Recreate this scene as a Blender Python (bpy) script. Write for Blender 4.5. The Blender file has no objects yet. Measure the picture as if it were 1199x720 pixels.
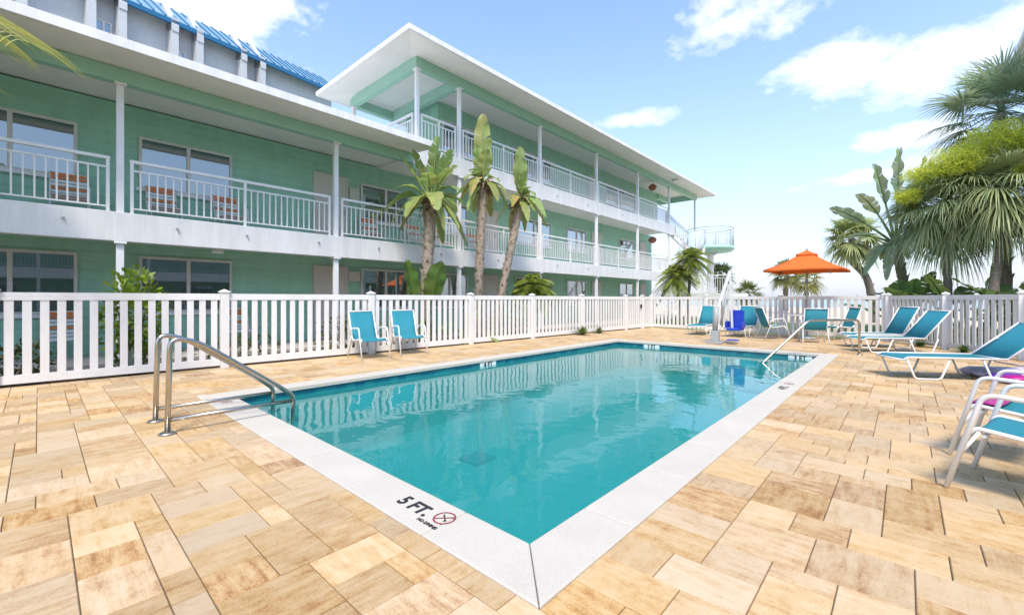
import bpy, bmesh, math, random
from mathutils import Vector, Matrix, Quaternion
R = math.radians
random.seed(11)
rnd = random.uniform
sc = bpy.context.scene
col = sc.collection

# ------------------------------------------------------------------ camera
W, Hh = 1199.0, 720.0
F, CX, Y0, CAMZ = 505.3, 599.5, 350.0, 1.2
yaw = math.atan(460.5 / F)                       # pool axis lies this far right of the view axis
cam = bpy.data.objects.new('camera', bpy.data.cameras.new('camera'))
col.objects.link(cam)
cam.location = (0, 0, CAMZ)
cam.rotation_euler = (R(90), 0, yaw)
cam.data.sensor_width = 36
cam.data.lens = 36 * F / W
cam.data.shift_y = (Y0 - Hh / 2) / W
cam.data.clip_start, cam.data.clip_end = 0.05, 6000
sc.camera = cam

# ------------------------------------------------------------------ light
SUN_EL, SUN_AZ = 56, 136          # azimuth: compass-like angle from +Y towards +X
sv = Vector((math.sin(R(SUN_AZ)) * math.cos(R(SUN_EL)), math.cos(R(SUN_AZ)) * math.cos(R(SUN_EL)), math.sin(R(SUN_EL))))
sun = bpy.data.objects.new('sun', bpy.data.lights.new('sun', 'SUN'))
col.objects.link(sun)
sun.rotation_euler = (-sv).to_track_quat('-Z', 'Y').to_euler()
sun.data.energy = 1.6
sun.data.angle = R(14)
sun.data.color = (1.0, 0.90, 0.76)
sc.view_settings.view_transform = 'Standard'
sc.view_settings.look = 'None'
sc.view_settings.exposure = 1.48
sc.view_settings.gamma = 1
sc.view_settings.use_curve_mapping = False

world = bpy.data.worlds.new('World')
sc.world = world
world.use_nodes = True
SKY_STRENGTH = 0.15
def build_world():
    nt = world.node_tree
    N, L = nt.nodes, nt.links
    N.clear()
    out = N.new('ShaderNodeOutputWorld'); bg = N.new('ShaderNodeBackground')
    bg.inputs[1].default_value = SKY_STRENGTH
    sky = N.new('ShaderNodeTexSky'); sky.sky_type = 'NISHITA'; sky.sun_disc = False
    sky.sun_elevation = R(SUN_EL); sky.sun_rotation = R(SUN_AZ)
    sky.air_density = 1.0; sky.dust_density = 0.6; sky.ozone_density = 1.2
    tc = N.new('ShaderNodeTexCoord')
    def val(x):
        return x
    def math_(op, a, b=None, clamp=False):
        m = N.new('ShaderNodeMath'); m.operation = op; m.use_clamp = clamp
        for i, x in enumerate((a, b)):
            if x is None: continue
            if isinstance(x, (int, float)): m.inputs[i].default_value = x
            else: L.new(x, m.inputs[i])
        return m.outputs[0]
    def dot(v):
        d = N.new('ShaderNodeVectorMath'); d.operation = 'DOT_PRODUCT'
        L.new(tc.outputs['Generated'], d.inputs[0]); d.inputs[1].default_value = v
        return d.outputs['Value']
    def noise(scale, detail, rough, stretch=(1, 1, 1)):
        mp = N.new('ShaderNodeMapping'); mp.inputs['Scale'].default_value = stretch
        L.new(tc.outputs['Generated'], mp.inputs[0])
        n = N.new('ShaderNodeTexNoise'); n.inputs['Scale'].default_value = scale
        n.inputs['Detail'].default_value = detail; n.inputs['Roughness'].default_value = rough
        L.new(mp.outputs[0], n.inputs['Vector'])
        return n.outputs['Fac']
    nz = noise(7, 9, 0.62, (1, 1, 1.8))
    nz2 = noise(26, 6, 0.6, (1, 1, 1.6))
    nn = math_('ADD', math_('MULTIPLY', math_('SUBTRACT', nz, 0.5), 2.6), math_('MULTIPLY', math_('SUBTRACT', nz2, 0.5), 0.9))
    rv, fv = Vector((math.cos(yaw), math.sin(yaw), 0)), Vector((-math.sin(yaw), math.cos(yaw), 0))
    total = None
    #        u    v    half-w half-h strength
    for u, v, hw, hh, st in ((862, 26, 88, 30, 1.0), (985, 76, 78, 26, 1.0), (1105, 62, 100, 40, 1.0), (1062, 160, 62, 17, .95), (742, 138, 44, 10, .8),
                             (250, -6, 100, 72, 1.1), (1000, 208, 60, 9, .55), (930, 222, 20, 8, .4), (1130, 185, 80, 22, .8),
                             (-700, -500, 500, 160, .9), (1900, -200, 420, 150, 1.0), (600, -900, 500, 200, .8)):
        c = (rv * ((u - CX) / F) + fv + Vector((0, 0, (Y0 - v) / F))).normalized()
        e = Vector((-c.y, c.x, 0)).normalized() * -1
        up = e.cross(c)
        ln = math.hypot(math.hypot((u - CX) / F, 1), (Y0 - v) / F)
        dc = math_('MAXIMUM', dot(c), 0.05)
        a = math_('DIVIDE', math_('DIVIDE', dot(e), dc), hw / F / ln * 1.15)
        b = math_('DIVIDE', math_('DIVIDE', dot(up), dc), hh / F / ln * 1.15)
        r = math_('SQRT', math_('ADD', math_('MULTIPLY', a, a), math_('MULTIPLY', b, b)))
        m = math_('ADD', math_('SUBTRACT', 0.85, r), nn)
        m = math_('MULTIPLY', m, 1.3, clamp=True)
        m = math_('MULTIPLY', m, st, clamp=True)
        total = m if total is None else math_('MAXIMUM', total, m)
    mix = N.new('ShaderNodeMix'); mix.data_type = 'RGBA'
    L.new(total, mix.inputs[0])
    hsv = N.new('ShaderNodeHueSaturation'); hsv.inputs['Saturation'].default_value = 1.06; hsv.inputs['Value'].default_value = .95
    L.new(sky.outputs[0], hsv.inputs['Color'])
    hz = N.new('ShaderNodeMix'); hz.data_type = 'RGBA'
    zz = math_('MAXIMUM', dot((0, 0, 1)), 0.0)
    L.new(math_('MULTIPLY', math_('POWER', math_('SUBTRACT', 1.0, zz), 3.2), 0.92, clamp=True), hz.inputs[0])
    tn = N.new('ShaderNodeMix'); tn.data_type = 'RGBA'; tn.blend_type = 'MULTIPLY'; tn.inputs[0].default_value = 1.0
    L.new(hsv.outputs[0], tn.inputs[6]); tn.inputs[7].default_value = (.98, .95, .96, 1)
    L.new(tn.outputs[2], hz.inputs[6]); hz.inputs[7].default_value = (1.65, 1.8, 2.2, 1)
    L.new(hz.outputs[2], mix.inputs[6])
    mix.inputs[7].default_value = (3.4, 3.45, 3.55, 1)
    L.new(mix.outputs[2], bg.inputs[0])
    L.new(bg.outputs[0], out.inputs[0])
build_world()

# ------------------------------------------------------------------ materials
def mat(name, c, rough=0.6, metal=0.0, var=0.0, scale=8.0, bump=0.0, bscale=40.0, attr=False, transl=0.0, spec=None, stretch=(1, 1, 1), c2=None, detail=5):
    m = bpy.data.materials.new(name); m.use_nodes = True
    nt = m.node_tree; N, L = nt.nodes, nt.links
    p = N['Principled BSDF']
    p.inputs['Base Color'].default_value = (*c, 1); p.inputs['Roughness'].default_value = rough; p.inputs['Metallic'].default_value = metal
    if spec is not None: p.inputs['Specular IOR Level'].default_value = spec
    tc = N.new('ShaderNodeTexCoord'); mp = N.new('ShaderNodeMapping'); mp.inputs['Scale'].default_value = stretch
    L.new(tc.outputs['Object'], mp.inputs[0])
    colour = None
    if var > 0 or c2:
        n = N.new('ShaderNodeTexNoise'); n.inputs['Scale'].default_value = scale; n.inputs['Detail'].default_value = detail; n.inputs['Roughness'].default_value = 0.65
        L.new(mp.outputs[0], n.inputs['Vector'])
        rp = N.new('ShaderNodeValToRGB')
        rp.color_ramp.elements[0].position = 0.3; rp.color_ramp.elements[1].position = 0.7
        d = c2 if c2 else tuple(x * (1 - var) for x in c)
        e = c if c2 else tuple(min(1, x * (1 + var)) for x in c)
        rp.color_ramp.elements[0].color = (*d, 1); rp.color_ramp.elements[1].color = (*e, 1)
        L.new(n.outputs['Fac'], rp.inputs[0]); colour = rp.outputs[0]
    if attr:
        a = N.new('ShaderNodeAttribute'); a.attribute_name = 'tint'
        if colour is not None:
            mx = N.new('ShaderNodeMix'); mx.data_type = 'RGBA'; mx.blend_type = 'MULTIPLY'; mx.inputs[0].default_value = 1
            L.new(colour, mx.inputs[6]); L.new(a.outputs['Color'], mx.inputs[7]); colour = mx.outputs[2]
        else: colour = a.outputs['Color']
    if colour is not None: L.new(colour, p.inputs['Base Color'])
    if bump > 0:
        n2 = N.new('ShaderNodeTexNoise'); n2.inputs['Scale'].default_value = bscale; n2.inputs['Detail'].default_value = 4
        L.new(mp.outputs[0], n2.inputs['Vector'])
        b = N.new('ShaderNodeBump'); b.inputs['Strength'].default_value = bump; b.inputs['Distance'].default_value = 0.02
        L.new(n2.outputs['Fac'], b.inputs['Height']); L.new(b.outputs[0], p.inputs['Normal'])
    if transl > 0:
        t = N.new('ShaderNodeBsdfTranslucent'); ms = N.new('ShaderNodeMixShader'); ms.inputs[0].default_value = transl
        if colour is not None: L.new(colour, t.inputs[0])
        else: t.inputs[0].default_value = (*c, 1)
        o = N['Material Output']
        L.new(p.outputs[0], ms.inputs[1]); L.new(t.outputs[0], ms.inputs[2]); L.new(ms.outputs[0], o.inputs[0])
    return m

def siding(name, c, pitch=0.2, var=.06):
    """painted horizontal lap siding"""
    m = mat(name, c, rough=0.55, var=var, scale=3.2, stretch=(1, 1, .35))
    nt = m.node_tree; N, L = nt.nodes, nt.links; p = N['Principled BSDF']
    tc = N.new('ShaderNodeTexCoord'); sp = N.new('ShaderNodeSeparateXYZ'); L.new(tc.outputs['Object'], sp.inputs[0])
    d = N.new('ShaderNodeMath'); d.operation = 'DIVIDE'; d.inputs[1].default_value = pitch; L.new(sp.outputs[2], d.inputs[0])
    f = N.new('ShaderNodeMath'); f.operation = 'FRACT'; L.new(d.outputs[0], f.inputs[0])
    pw = N.new('ShaderNodeMath'); pw.operation = 'POWER'; pw.inputs[1].default_value = 0.25; L.new(f.outputs[0], pw.inputs[0])
    b = N.new('ShaderNodeBump'); b.inputs['Strength'].default_value = 0.9; b.inputs['Distance'].default_value = 0.03
    L.new(pw.outputs[0], b.inputs['Height']); L.new(b.outputs[0], p.inputs['Normal'])
    return m

M = {}
M['white'] = mat('white_vinyl', (.79, .785, .775), .38, c2=(.69, .68, .655), scale=3.5, stretch=(1, 1, .35))
M['white_paint'] = mat('white_paint', (.78, .78, .79), .5, var=.06, scale=1.2, bump=.06, bscale=25)
M['fascia'] = mat('white_fascia_paint', (.80, .795, .785), .55, c2=(.66, .655, .64), scale=5, stretch=(1, 1, .12), bump=.25, bscale=30)
M['soffit'] = mat('pale_soffit_paint', (.80, .79, .77), .7, var=.05, scale=1.0, bump=.1, bscale=60)
M['green_siding'] = siding('mint_green_siding', (.30, .56, .425), var=.10)
M['green_trim'] = mat('mint_green_trim', (.33, .57, .46), .5, var=.05, scale=2)
M['door'] = mat('cream_door_paint', (.58, .55, .50), .5, var=.05, scale=2)
M['frame'] = mat('window_frame_alu', (.62, .61, .58), .45, var=.05)
def glass_mat():
    m = mat('reflective_window_glass', (.014, .04, .05), .3)
    nt = m.node_tree; N, L = nt.nodes, nt.links; p = N['Principled BSDF']
    g = N.new('ShaderNodeBsdfGlossy'); g.inputs['Roughness'].default_value = .02; g.inputs['Color'].default_value = (.9, .97, 1, 1)
    w = N.new('ShaderNodeLayerWeight'); w.inputs['Blend'].default_value = .45
    a = N.new('ShaderNodeMath'); a.operation = 'MULTIPLY_ADD'; a.inputs[1].default_value = .75; a.inputs[2].default_value = .22; L.new(w.outputs['Facing'], a.inputs[0])
    tc = N.new('ShaderNodeTexCoord'); n = N.new('ShaderNodeTexNoise'); n.inputs['Scale'].default_value = 1.3; L.new(tc.outputs['Object'], n.inputs['Vector'])
    b = N.new('ShaderNodeBump'); b.inputs['Strength'].default_value = .03; L.new(n.outputs['Fac'], b.inputs['Height']); L.new(b.outputs[0], g.inputs['Normal'])
    ms = N.new('ShaderNodeMixShader'); L.new(a.outputs[0], ms.inputs[0]); L.new(p.outputs[0], ms.inputs[1]); L.new(g.outputs[0], ms.inputs[2]); L.new(ms.outputs[0], N['Material Output'].inputs[0])
    return m
M['glass'] = glass_mat()
M['curtain'] = mat('pale_blind', (.4, .45, .48), .8, var=.1)
M['steel'] = mat('stainless_steel', (.50, .47, .42), .27, metal=1.0, var=.06, scale=20)
M['grey_metal'] = mat('grey_metal', (.36, .38, .38), .45, var=.1, scale=10)
M['rail_grey'] = mat('pale_grey_rail_paint', (.50, .51, .52), .5)
M['teal_sling'] = mat('teal_sling_fabric', (.012, .21, .275), .65, var=.12, scale=60, bump=.3, bscale=400)
M['tube_white'] = mat('white_powder_coat', (.80, .80, .80), .3)
M['blue_seat'] = mat('royal_blue_plastic', (.012, .045, .45), .4, var=.1)
M['orange'] = mat('orange_canvas', (.86, .19, .025), .75, var=.05, scale=6, transl=.25)
M['strap_orange'] = mat('orange_strap', (.72, .19, .04), .5)
M['grey_stucco'] = mat('grey_stucco', (.50, .51, .52), .85, var=.07, scale=1.5, bump=.2, bscale=30)
M['blue_roof'] = mat('blue_metal_roof', (.24, .38, .47), .3, var=.08, scale=1)
M['blue_trim'] = mat('blue_metal_trim', (.015, .13, .27), .35)
M['mulch'] = mat('brown_mulch', (.10, .065, .042), .9, var=.5, scale=30, bump=1, bscale=60)
M['concrete'] = mat('pale_concrete', (.42, .40, .37), .85, var=.12, scale=4, bump=.1)
M['lawn'] = mat('lawn', (.12, .20, .045), .9, c2=(.055, .12, .03), scale=3, bump=.6, bscale=30)
M['sand'] = mat('sand', (.62, .50, .36), .9, var=.08, scale=.6, bump=.2, bscale=5)
M['sea'] = mat('sea_water', (.10, .24, .27), .15, var=.1, scale=.05, bump=.5, bscale=.5)
M['trunk'] = mat('palm_trunk_bark', (.42, .35, .28), .9, c2=(.20, .155, .12), scale=9, stretch=(1, 1, 2.2), bump=1.0, bscale=26)
M['trunk_grey'] = mat('grey_palm_bark', (.26, .23, .20), .9, c2=(.13, .115, .10), scale=7, stretch=(1, 1, 3), bump=1.0, bscale=20)
M['leaf'] = mat('leaf_green', (.5, .5, .5), .42, attr=True, transl=.42)
M['dry'] = mat('dry_leaf', (.5, .5, .5), .8, attr=True, transl=.15)
M['magenta'] = mat('magenta_vinyl', (.42, .01, .22), .35)
M['purple'] = mat('purple_vinyl', (.15, .035, .45), .35)
M['lilac'] = mat('pale_lilac_vinyl', (.55, .50, .66), .35)
M['rust'] = mat('terracotta_wicker', (.34, .13, .075), .8, var=.35, scale=25, bump=.6, bscale=60)
M['black'] = mat('black_ink', (.02, .02, .025), .6)
M['red_ink'] = mat('dark_red_ink', (.28, .025, .05), .6)
M['tile_white'] = mat('white_tile', (.75, .78, .78), .25)
M['grout'] = mat('joint_sand', (.17, .125, .085), .95, var=.2, scale=30)
M['lamp'] = mat('white_lamp_housing', (.75, .75, .74), .4)

def paver_mat():
    m = bpy.data.materials.new('tan_concrete_paver'); m.use_nodes = True
    nt = m.node_tree; N, L = nt.nodes, nt.links; p = N['Principled BSDF']; p.inputs['Roughness'].default_value = .75
    a = N.new('ShaderNodeAttribute'); a.attribute_name = 'tint'
    tc = N.new('ShaderNodeTexCoord')
    sp = N.new('ShaderNodeSeparateColor'); L.new(a.outputs['Color'], sp.inputs[0])
    # every paver gets its own piece of the noise
    cb = N.new('ShaderNodeCombineXYZ')
    for i in (0, 1, 2):
        k = N.new('ShaderNodeMath'); k.operation = 'MULTIPLY'; k.inputs[1].default_value = 37.0
        L.new(sp.outputs[2], k.inputs[0]); L.new(k.outputs[0], cb.inputs[i])
    ad = N.new('ShaderNodeVectorMath'); ad.operation = 'ADD'; L.new(tc.outputs['Object'], ad.inputs[0]); L.new(cb.outputs[0], ad.inputs[1])
    def nz(scale, stretch, det=5, ro=.6):
        mp = N.new('ShaderNodeMapping'); mp.inputs['Scale'].default_value = stretch; L.new(ad.outputs[0], mp.inputs[0])
        n = N.new('ShaderNodeTexNoise'); n.inputs['Scale'].default_value = scale; n.inputs['Detail'].default_value = det; n.inputs['Roughness'].default_value = ro
        L.new(mp.outputs[0], n.inputs['Vector']); return n.outputs['Fac']
    sA, sB = nz(6.5, (3.4, .55, 1), 8, .72), nz(6.5, (.55, 3.4, 1), 8, .72); blot = nz(8, (1.1, 1, 1), 9, .78); grit = nz(110, (1, 1, 1), 5, .85)
    gt_ = N.new('ShaderNodeMath'); gt_.operation = 'GREATER_THAN'; gt_.inputs[1].default_value = .5; L.new(sp.outputs[1], gt_.inputs[0])
    sm_ = N.new('ShaderNodeMix'); L.new(gt_.outputs[0], sm_.inputs[0]); L.new(sA, sm_.inputs[2]); L.new(sB, sm_.inputs[3]); streak = sm_.outputs[0]
    def ma(op, x, y, clamp=False):
        k = N.new('ShaderNodeMath'); k.operation = op; k.use_clamp = clamp
        for i, q in enumerate((x, y)):
            if isinstance(q, (int, float)): k.inputs[i].default_value = q
            else: L.new(q, k.inputs[i])
        return k.outputs[0]
    f = ma('ADD', ma('MULTIPLY', ma('SUBTRACT', streak, .5), 1.9), ma('MULTIPLY', ma('SUBTRACT', blot, .5), 1.7))
    f = ma('ADD', f, ma('MULTIPLY', ma('SUBTRACT', grit, .5), 1.5))
    f = ma('ADD', f, sp.outputs[0], True)
    rp = N.new('ShaderNodeValToRGB'); cr = rp.color_ramp
    cr.elements[0].position = 0.0; cr.elements[0].color = (.555, .43, .285, 1)
    cr.elements[1].position = 1.0; cr.elements[1].color = (.26, .145, .075, 1)
    for pos, c in ((.35, (.505, .37, .22)), (.62, (.44, .295, .16)), (.82, (.35, .205, .105))):
        e = cr.elements.new(pos); e.color = (*c, 1)
    L.new(f, rp.inputs[0])
    hs = N.new('ShaderNodeHueSaturation'); L.new(rp.outputs[0], hs.inputs['Color'])
    v = ma('ADD', ma('MULTIPLY', sp.outputs[1], .30), .86); L.new(v, hs.inputs['Value'])
    s = ma('ADD', ma('MULTIPLY', sp.outputs[2], .25), .98); L.new(s, hs.inputs['Saturation'])
    L.new(hs.outputs[0], p.inputs['Base Color'])
    b = N.new('ShaderNodeBump'); b.inputs['Strength'].default_value = .5; b.inputs['Distance'].default_value = .006
    L.new(ma('ADD', ma('MULTIPLY', grit, .5), streak), b.inputs['Height']); L.new(b.outputs[0], p.inputs['Normal'])
    return m
M['paver'] = paver_mat()

def coping_mat():
    m = mat('white_cast_coping', (.535, .50, .435), .7, var=.05, scale=3, bump=.15, bscale=120)
    nt = m.node_tree; N, L = nt.nodes, nt.links; p = N['Principled BSDF']
    src = p.inputs['Base Color'].links[0].from_socket
    tc = N.new('ShaderNodeTexCoord'); n = N.new('ShaderNodeTexNoise'); n.inputs['Scale'].default_value = 140; n.inputs['Detail'].default_value = 2
    L.new(tc.outputs['Object'], n.inputs['Vector'])
    rp = N.new('ShaderNodeValToRGB'); rp.color_ramp.elements[0].position = .28; rp.color_ramp.elements[0].color = (.72, .70, .66, 1); rp.color_ramp.elements[1].position = .42; rp.color_ramp.elements[1].color = (1, 1, 1, 1)
    L.new(n.outputs['Fac'], rp.inputs[0])
    mx = N.new('ShaderNodeMix'); mx.data_type = 'RGBA'; mx.blend_type = 'MULTIPLY'; mx.inputs[0].default_value = 1
    L.new(src, mx.inputs[6]); L.new(rp.outputs[0], mx.inputs[7]); L.new(mx.outputs[2], p.inputs['Base Color'])
    return m
M['coping'] = coping_mat()
M['plaster'] = mat('teal_pool_plaster', (.010, .29, .31), .8, var=.28, scale=70, detail=3)
def tile_mat():
    m = bpy.data.materials.new('blue_green_waterline_tile'); m.use_nodes = True
    nt = m.node_tree; N, L = nt.nodes, nt.links; p = N['Principled BSDF']; p.inputs['Roughness'].default_value = .15
    tc = N.new('ShaderNodeTexCoord'); ad = N.new('ShaderNodeSeparateXYZ'); L.new(tc.outputs['Object'], ad.inputs[0])
    s = N.new('ShaderNodeMath'); s.operation = 'ADD'; L.new(ad.outputs[0], s.inputs[0]); L.new(ad.outputs[1], s.inputs[1])
    cb = N.new('ShaderNodeCombineXYZ'); L.new(s.outputs[0], cb.inputs[0]); L.new(ad.outputs[2], cb.inputs[1])
    br = N.new('ShaderNodeTexBrick'); br.offset = .5; br.inputs['Scale'].default_value = 1
    br.inputs['Brick Width'].default_value = .15; br.inputs['Row Height'].default_value = .075; br.inputs['Mortar Size'].default_value = .003
    br.inputs['Color1'].default_value = (.004, .085, .15, 1); br.inputs['Color2'].default_value = (.012, .17, .205, 1); br.inputs['Mortar'].default_value = (.03, .11, .14, 1)
    L.new(cb.outputs[0], br.inputs['Vector']); L.new(br.outputs['Color'], p.inputs['Base Color'])
    return m
M['tile'] = tile_mat()
def water_mat():
    m = bpy.data.materials.new('clear_pool_water'); m.use_nodes = True
    nt = m.node_tree; N, L = nt.nodes, nt.links; N.remove(N['Principled BSDF'])
    tr = N.new('ShaderNodeBsdfTransparent'); tr.inputs[0].default_value = (.84, .98, .985, 1)
    gl = N.new('ShaderNodeBsdfGlossy'); gl.inputs['Roughness'].default_value = .015; gl.inputs['Color'].default_value = (1, 1, 1, 1)
    fr = N.new('ShaderNodeFresnel'); fr.inputs['IOR'].default_value = 1.30
    mx = N.new('ShaderNodeMixShader')
    tc = N.new('ShaderNodeTexCoord')
    def nz(scale, st, det):
        mp = N.new('ShaderNodeMapping'); mp.inputs['Scale'].default_value = st; L.new(tc.outputs['Object'], mp.inputs[0])
        n = N.new('ShaderNodeTexNoise'); n.inputs['Scale'].default_value = scale; n.inputs['Detail'].default_value = det; n.inputs['Distortion'].default_value = .4
        L.new(mp.outputs[0], n.inputs['Vector']); return n.outputs['Fac']
    a, b_ = nz(1.1, (1, 1, 1), 2), nz(4.5, (1, 1.2, 1), 2)
    k = N.new('ShaderNodeMath'); k.operation = 'MULTIPLY'; k.inputs[1].default_value = .22; L.new(b_, k.inputs[0])
    s = N.new('ShaderNodeMath'); s.operation = 'ADD'; L.new(a, s.inputs[0]); L.new(k.outputs[0], s.inputs[1])
    bp = N.new('ShaderNodeBump'); bp.inputs['Strength'].default_value = .2; bp.inputs['Distance'].default_value = .05
    L.new(s.outputs[0], bp.inputs['Height'])
    L.new(bp.outputs[0], gl.inputs['Normal']); L.new(bp.outputs[0], fr.inputs['Normal'])
    # light scattered back by the water body itself
    df = N.new('ShaderNodeBsdfDiffuse')
    sp = N.new('ShaderNodeTexNoise'); sp.inputs['Scale'].default_value = 95; sp.inputs['Detail'].default_value = 3; L.new(tc.outputs['Object'], sp.inputs['Vector'])
    cr = N.new('ShaderNodeValToRGB'); cr.color_ramp.elements[0].position = .3; cr.color_ramp.elements[0].color = (.008, .25, .255, 1); cr.color_ramp.elements[1].position = .7; cr.color_ramp.elements[1].color = (.055, .48, .465, 1)
    L.new(sp.outputs['Fac'], cr.inputs[0]); L.new(cr.outputs[0], df.inputs[0])
    body = N.new('ShaderNodeMixShader'); body.inputs[0].default_value = .42; L.new(tr.outputs[0], body.inputs[1]); L.new(df.outputs[0], body.inputs[2])
    L.new(fr.outputs[0], mx.inputs[0]); L.new(body.outputs[0], mx.inputs[1]); L.new(gl.outputs[0], mx.inputs[2])
    L.new(mx.outputs[0], N['Material Output'].inputs[0])
    return m
M['water'] = water_mat()

# ------------------------------------------------------------------ mesh helpers
class MB:
    def __init__(s): s.v, s.f, s.sm, s.t = [], [], [], []; s.tint = (1, 1, 1)
    def add(s, vs, fs, smooth=False):
        b = len(s.v); s.v += [tuple(x) for x in vs]; s.t += [s.tint] * len(vs)
        for f in fs: s.f.append([i + b for i in f]); s.sm.append(smooth)
    def box(s, x0, x1, y0, y1, z0, z1):
        s.add([(x, y, z) for z in (z0, z1) for y in (y0, y1) for x in (x0, x1)],
              [(0, 2, 3, 1), (4, 5, 7, 6), (0, 1, 5, 4), (2, 6, 7, 3), (0, 4, 6, 2), (1, 3, 7, 5)]); return s
    def bar(s, a, b, w, h=None, up=(0, 0, 1)):
        """rectangular bar from a to b, w across, h along up"""
        h = h or w; a, b = Vector(a), Vector(b); d = (b - a).normalized(); up = Vector(up)
        if abs(d.dot(up)) > .99: up = Vector((1, 0, 0))
        x = d.cross(up).normalized(); y = x.cross(d)
        vs = [p + x * (i * w / 2) + y * (j * h / 2) for p in (a, b) for i, j in ((-1, -1), (1, -1), (1, 1), (-1, 1))]
        s.add(vs, [(0, 1, 2, 3), (7, 6, 5, 4), (0, 4, 5, 1), (1, 5, 6, 2), (2, 6, 7, 3), (3, 7, 4, 0)]); return s
    def tube(s, pts, r, n=8, cap=True):
        pts = [Vector(p) for p in pts]; k = len(pts)
        rs = r if isinstance(r, (list, tuple)) else [r] * k
        d0 = (pts[1] - pts[0]).normalized()
        x = d0.orthogonal().normalized(); vs = []
        for i in range(k):
            d = ((pts[min(i + 1, k - 1)] - pts[i]).normalized() + (pts[i] - pts[max(i - 1, 0)]).normalized())
            d = d.normalized() if d.length > 1e-6 else d0
            x = (x - d * x.dot(d)).normalized(); y = d.cross(x)
            for j in range(n):
                a = 2 * math.pi * j / n; vs.append(pts[i] + (x * math.cos(a) + y * math.sin(a)) * rs[i])
        fs = [(i * n + j, i * n + (j + 1) % n, (i + 1) * n + (j + 1) % n, (i + 1) * n + j) for i in range(k - 1) for j in range(n)]
        s.add(vs, fs, True)
        if cap:
            b = len(s.v) - len(vs)
            s.f.append([b + j for j in range(n)][::-1]); s.sm.append(False)
            s.f.append([b + (k - 1) * n + j for j in range(n)]); s.sm.append(False)
        return s
    def lathe(s, prof, c=(0, 0, 0), n=24, smooth=True):
        vs = [(c[0] + r * math.cos(2 * math.pi * j / n), c[1] + r * math.sin(2 * math.pi * j / n), c[2] + z) for r, z in prof for j in range(n)]
        k = len(prof)
        s.add(vs, [(i * n + j, i * n + (j + 1) % n, (i + 1) * n + (j + 1) % n, (i + 1) * n + j) for i in range(k - 1) for j in range(n)], smooth)
        b = len(s.v) - len(vs)
        s.f.append([b + j for j in range(n)][::-1]); s.sm.append(False); s.f.append([b + (k - 1) * n + j for j in range(n)]); s.sm.append(False)
        return s
    def prism(s, poly, z0, z1):
        n = len(poly); s.add([(x, y, z) for z in (z0, z1) for x, y in poly], [tuple(range(n))[::-1], tuple(range(n, 2 * n))] + [(i, (i + 1) % n, n + (i + 1) % n, n + i) for i in range(n)]); return s
    def strip(s, left, right, smooth=True):
        n = len(left); s.add(list(left) + list(right), [(i, i + 1, n + i + 1, n + i) for i in range(n - 1)], smooth); return s
    def build(s, name, m, parent=None, origin=(0, 0, 0), bevel=0, solid=0, seg=2):
        me = bpy.data.meshes.new(name); ox, oy, oz = origin
        me.from_pydata([(x - ox, y - oy, z - oz) for x, y, z in s.v], [], s.f)
        me.polygons.foreach_set('use_smooth', s.sm)
        if any(t != (1, 1, 1) for t in s.t):
            a = me.attributes.new('tint', 'FLOAT_COLOR', 'POINT')
            a.data.foreach_set('color', [x for t in s.t for x in (*t, 1)])
        me.materials.append(m); me.update()
        o = bpy.data.objects.new(name, me); col.objects.link(o)
        if parent: o.parent = parent
        else: o.location = origin
        if solid:
            q = o.modifiers.new('solid', 'SOLIDIFY'); q.thickness = solid; q.offset = 0
        if bevel:
            q = o.modifiers.new('bevel', 'BEVEL'); q.width = bevel; q.segments = seg; q.limit_method = 'ANGLE'; q.angle_limit = R(40); q.harden_normals = False
        return o

def thing(name, label, cat, loc=(0, 0, 0), rz=0, group=None):
    o = bpy.data.objects.new(name, None); col.objects.link(o); o.empty_display_size = .2
    o.location = loc; o.rotation_euler = (0, 0, rz); o['label'] = label; o['category'] = cat
    if group: o['group'] = group
    return o
def tag(o, label, cat, group=None):
    o['label'] = label; o['category'] = cat
    if group: o['group'] = group
    return o
def struct(o, kind='structure', label=None): 
    o['kind'] = kind
    if label: o['label'] = label
    return o
def dup(root, loc, rz, label, group=None):
    def cp(o, par):
        c = o.copy(); col.objects.link(c); c.parent = par
        for ch in kids.get(o.name, ()): cp(ch, c)
        return c
    kids = {}
    for o in root.children_recursive: kids.setdefault(o.parent.name, []).append(o)
    c = cp(root, None); c.location = loc; c.rotation_euler = (0, 0, rz); c['label'] = label
    if group: c['group'] = group
    return c
def bez(p0, p1, p2, n=8):
    p0, p1, p2 = Vector(p0), Vector(p1), Vector(p2)
    return [p0 * (1 - t) ** 2 + p1 * 2 * t * (1 - t) + p2 * t * t for t in [i / n for i in range(n + 1)]]
def roundpath(pts, r, n=6):
    """polyline with rounded corners"""
    pts = [Vector(p) for p in pts]; out = [pts[0]]
    for i in range(1, len(pts) - 1):
        a, b, c = pts[i - 1], pts[i], pts[i + 1]
        ra = min(r, (a - b).length * .49, (c - b).length * .49)
        out += bez(b + (a - b).normalized() * ra, b, b + (c - b).normalized() * ra, n)
    return out + [pts[-1]]
def fence_x(y): return -9.0 + .06 * (y + .35)
def back_y(x): return 17.46 - .126 * (x + 7.9)

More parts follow.
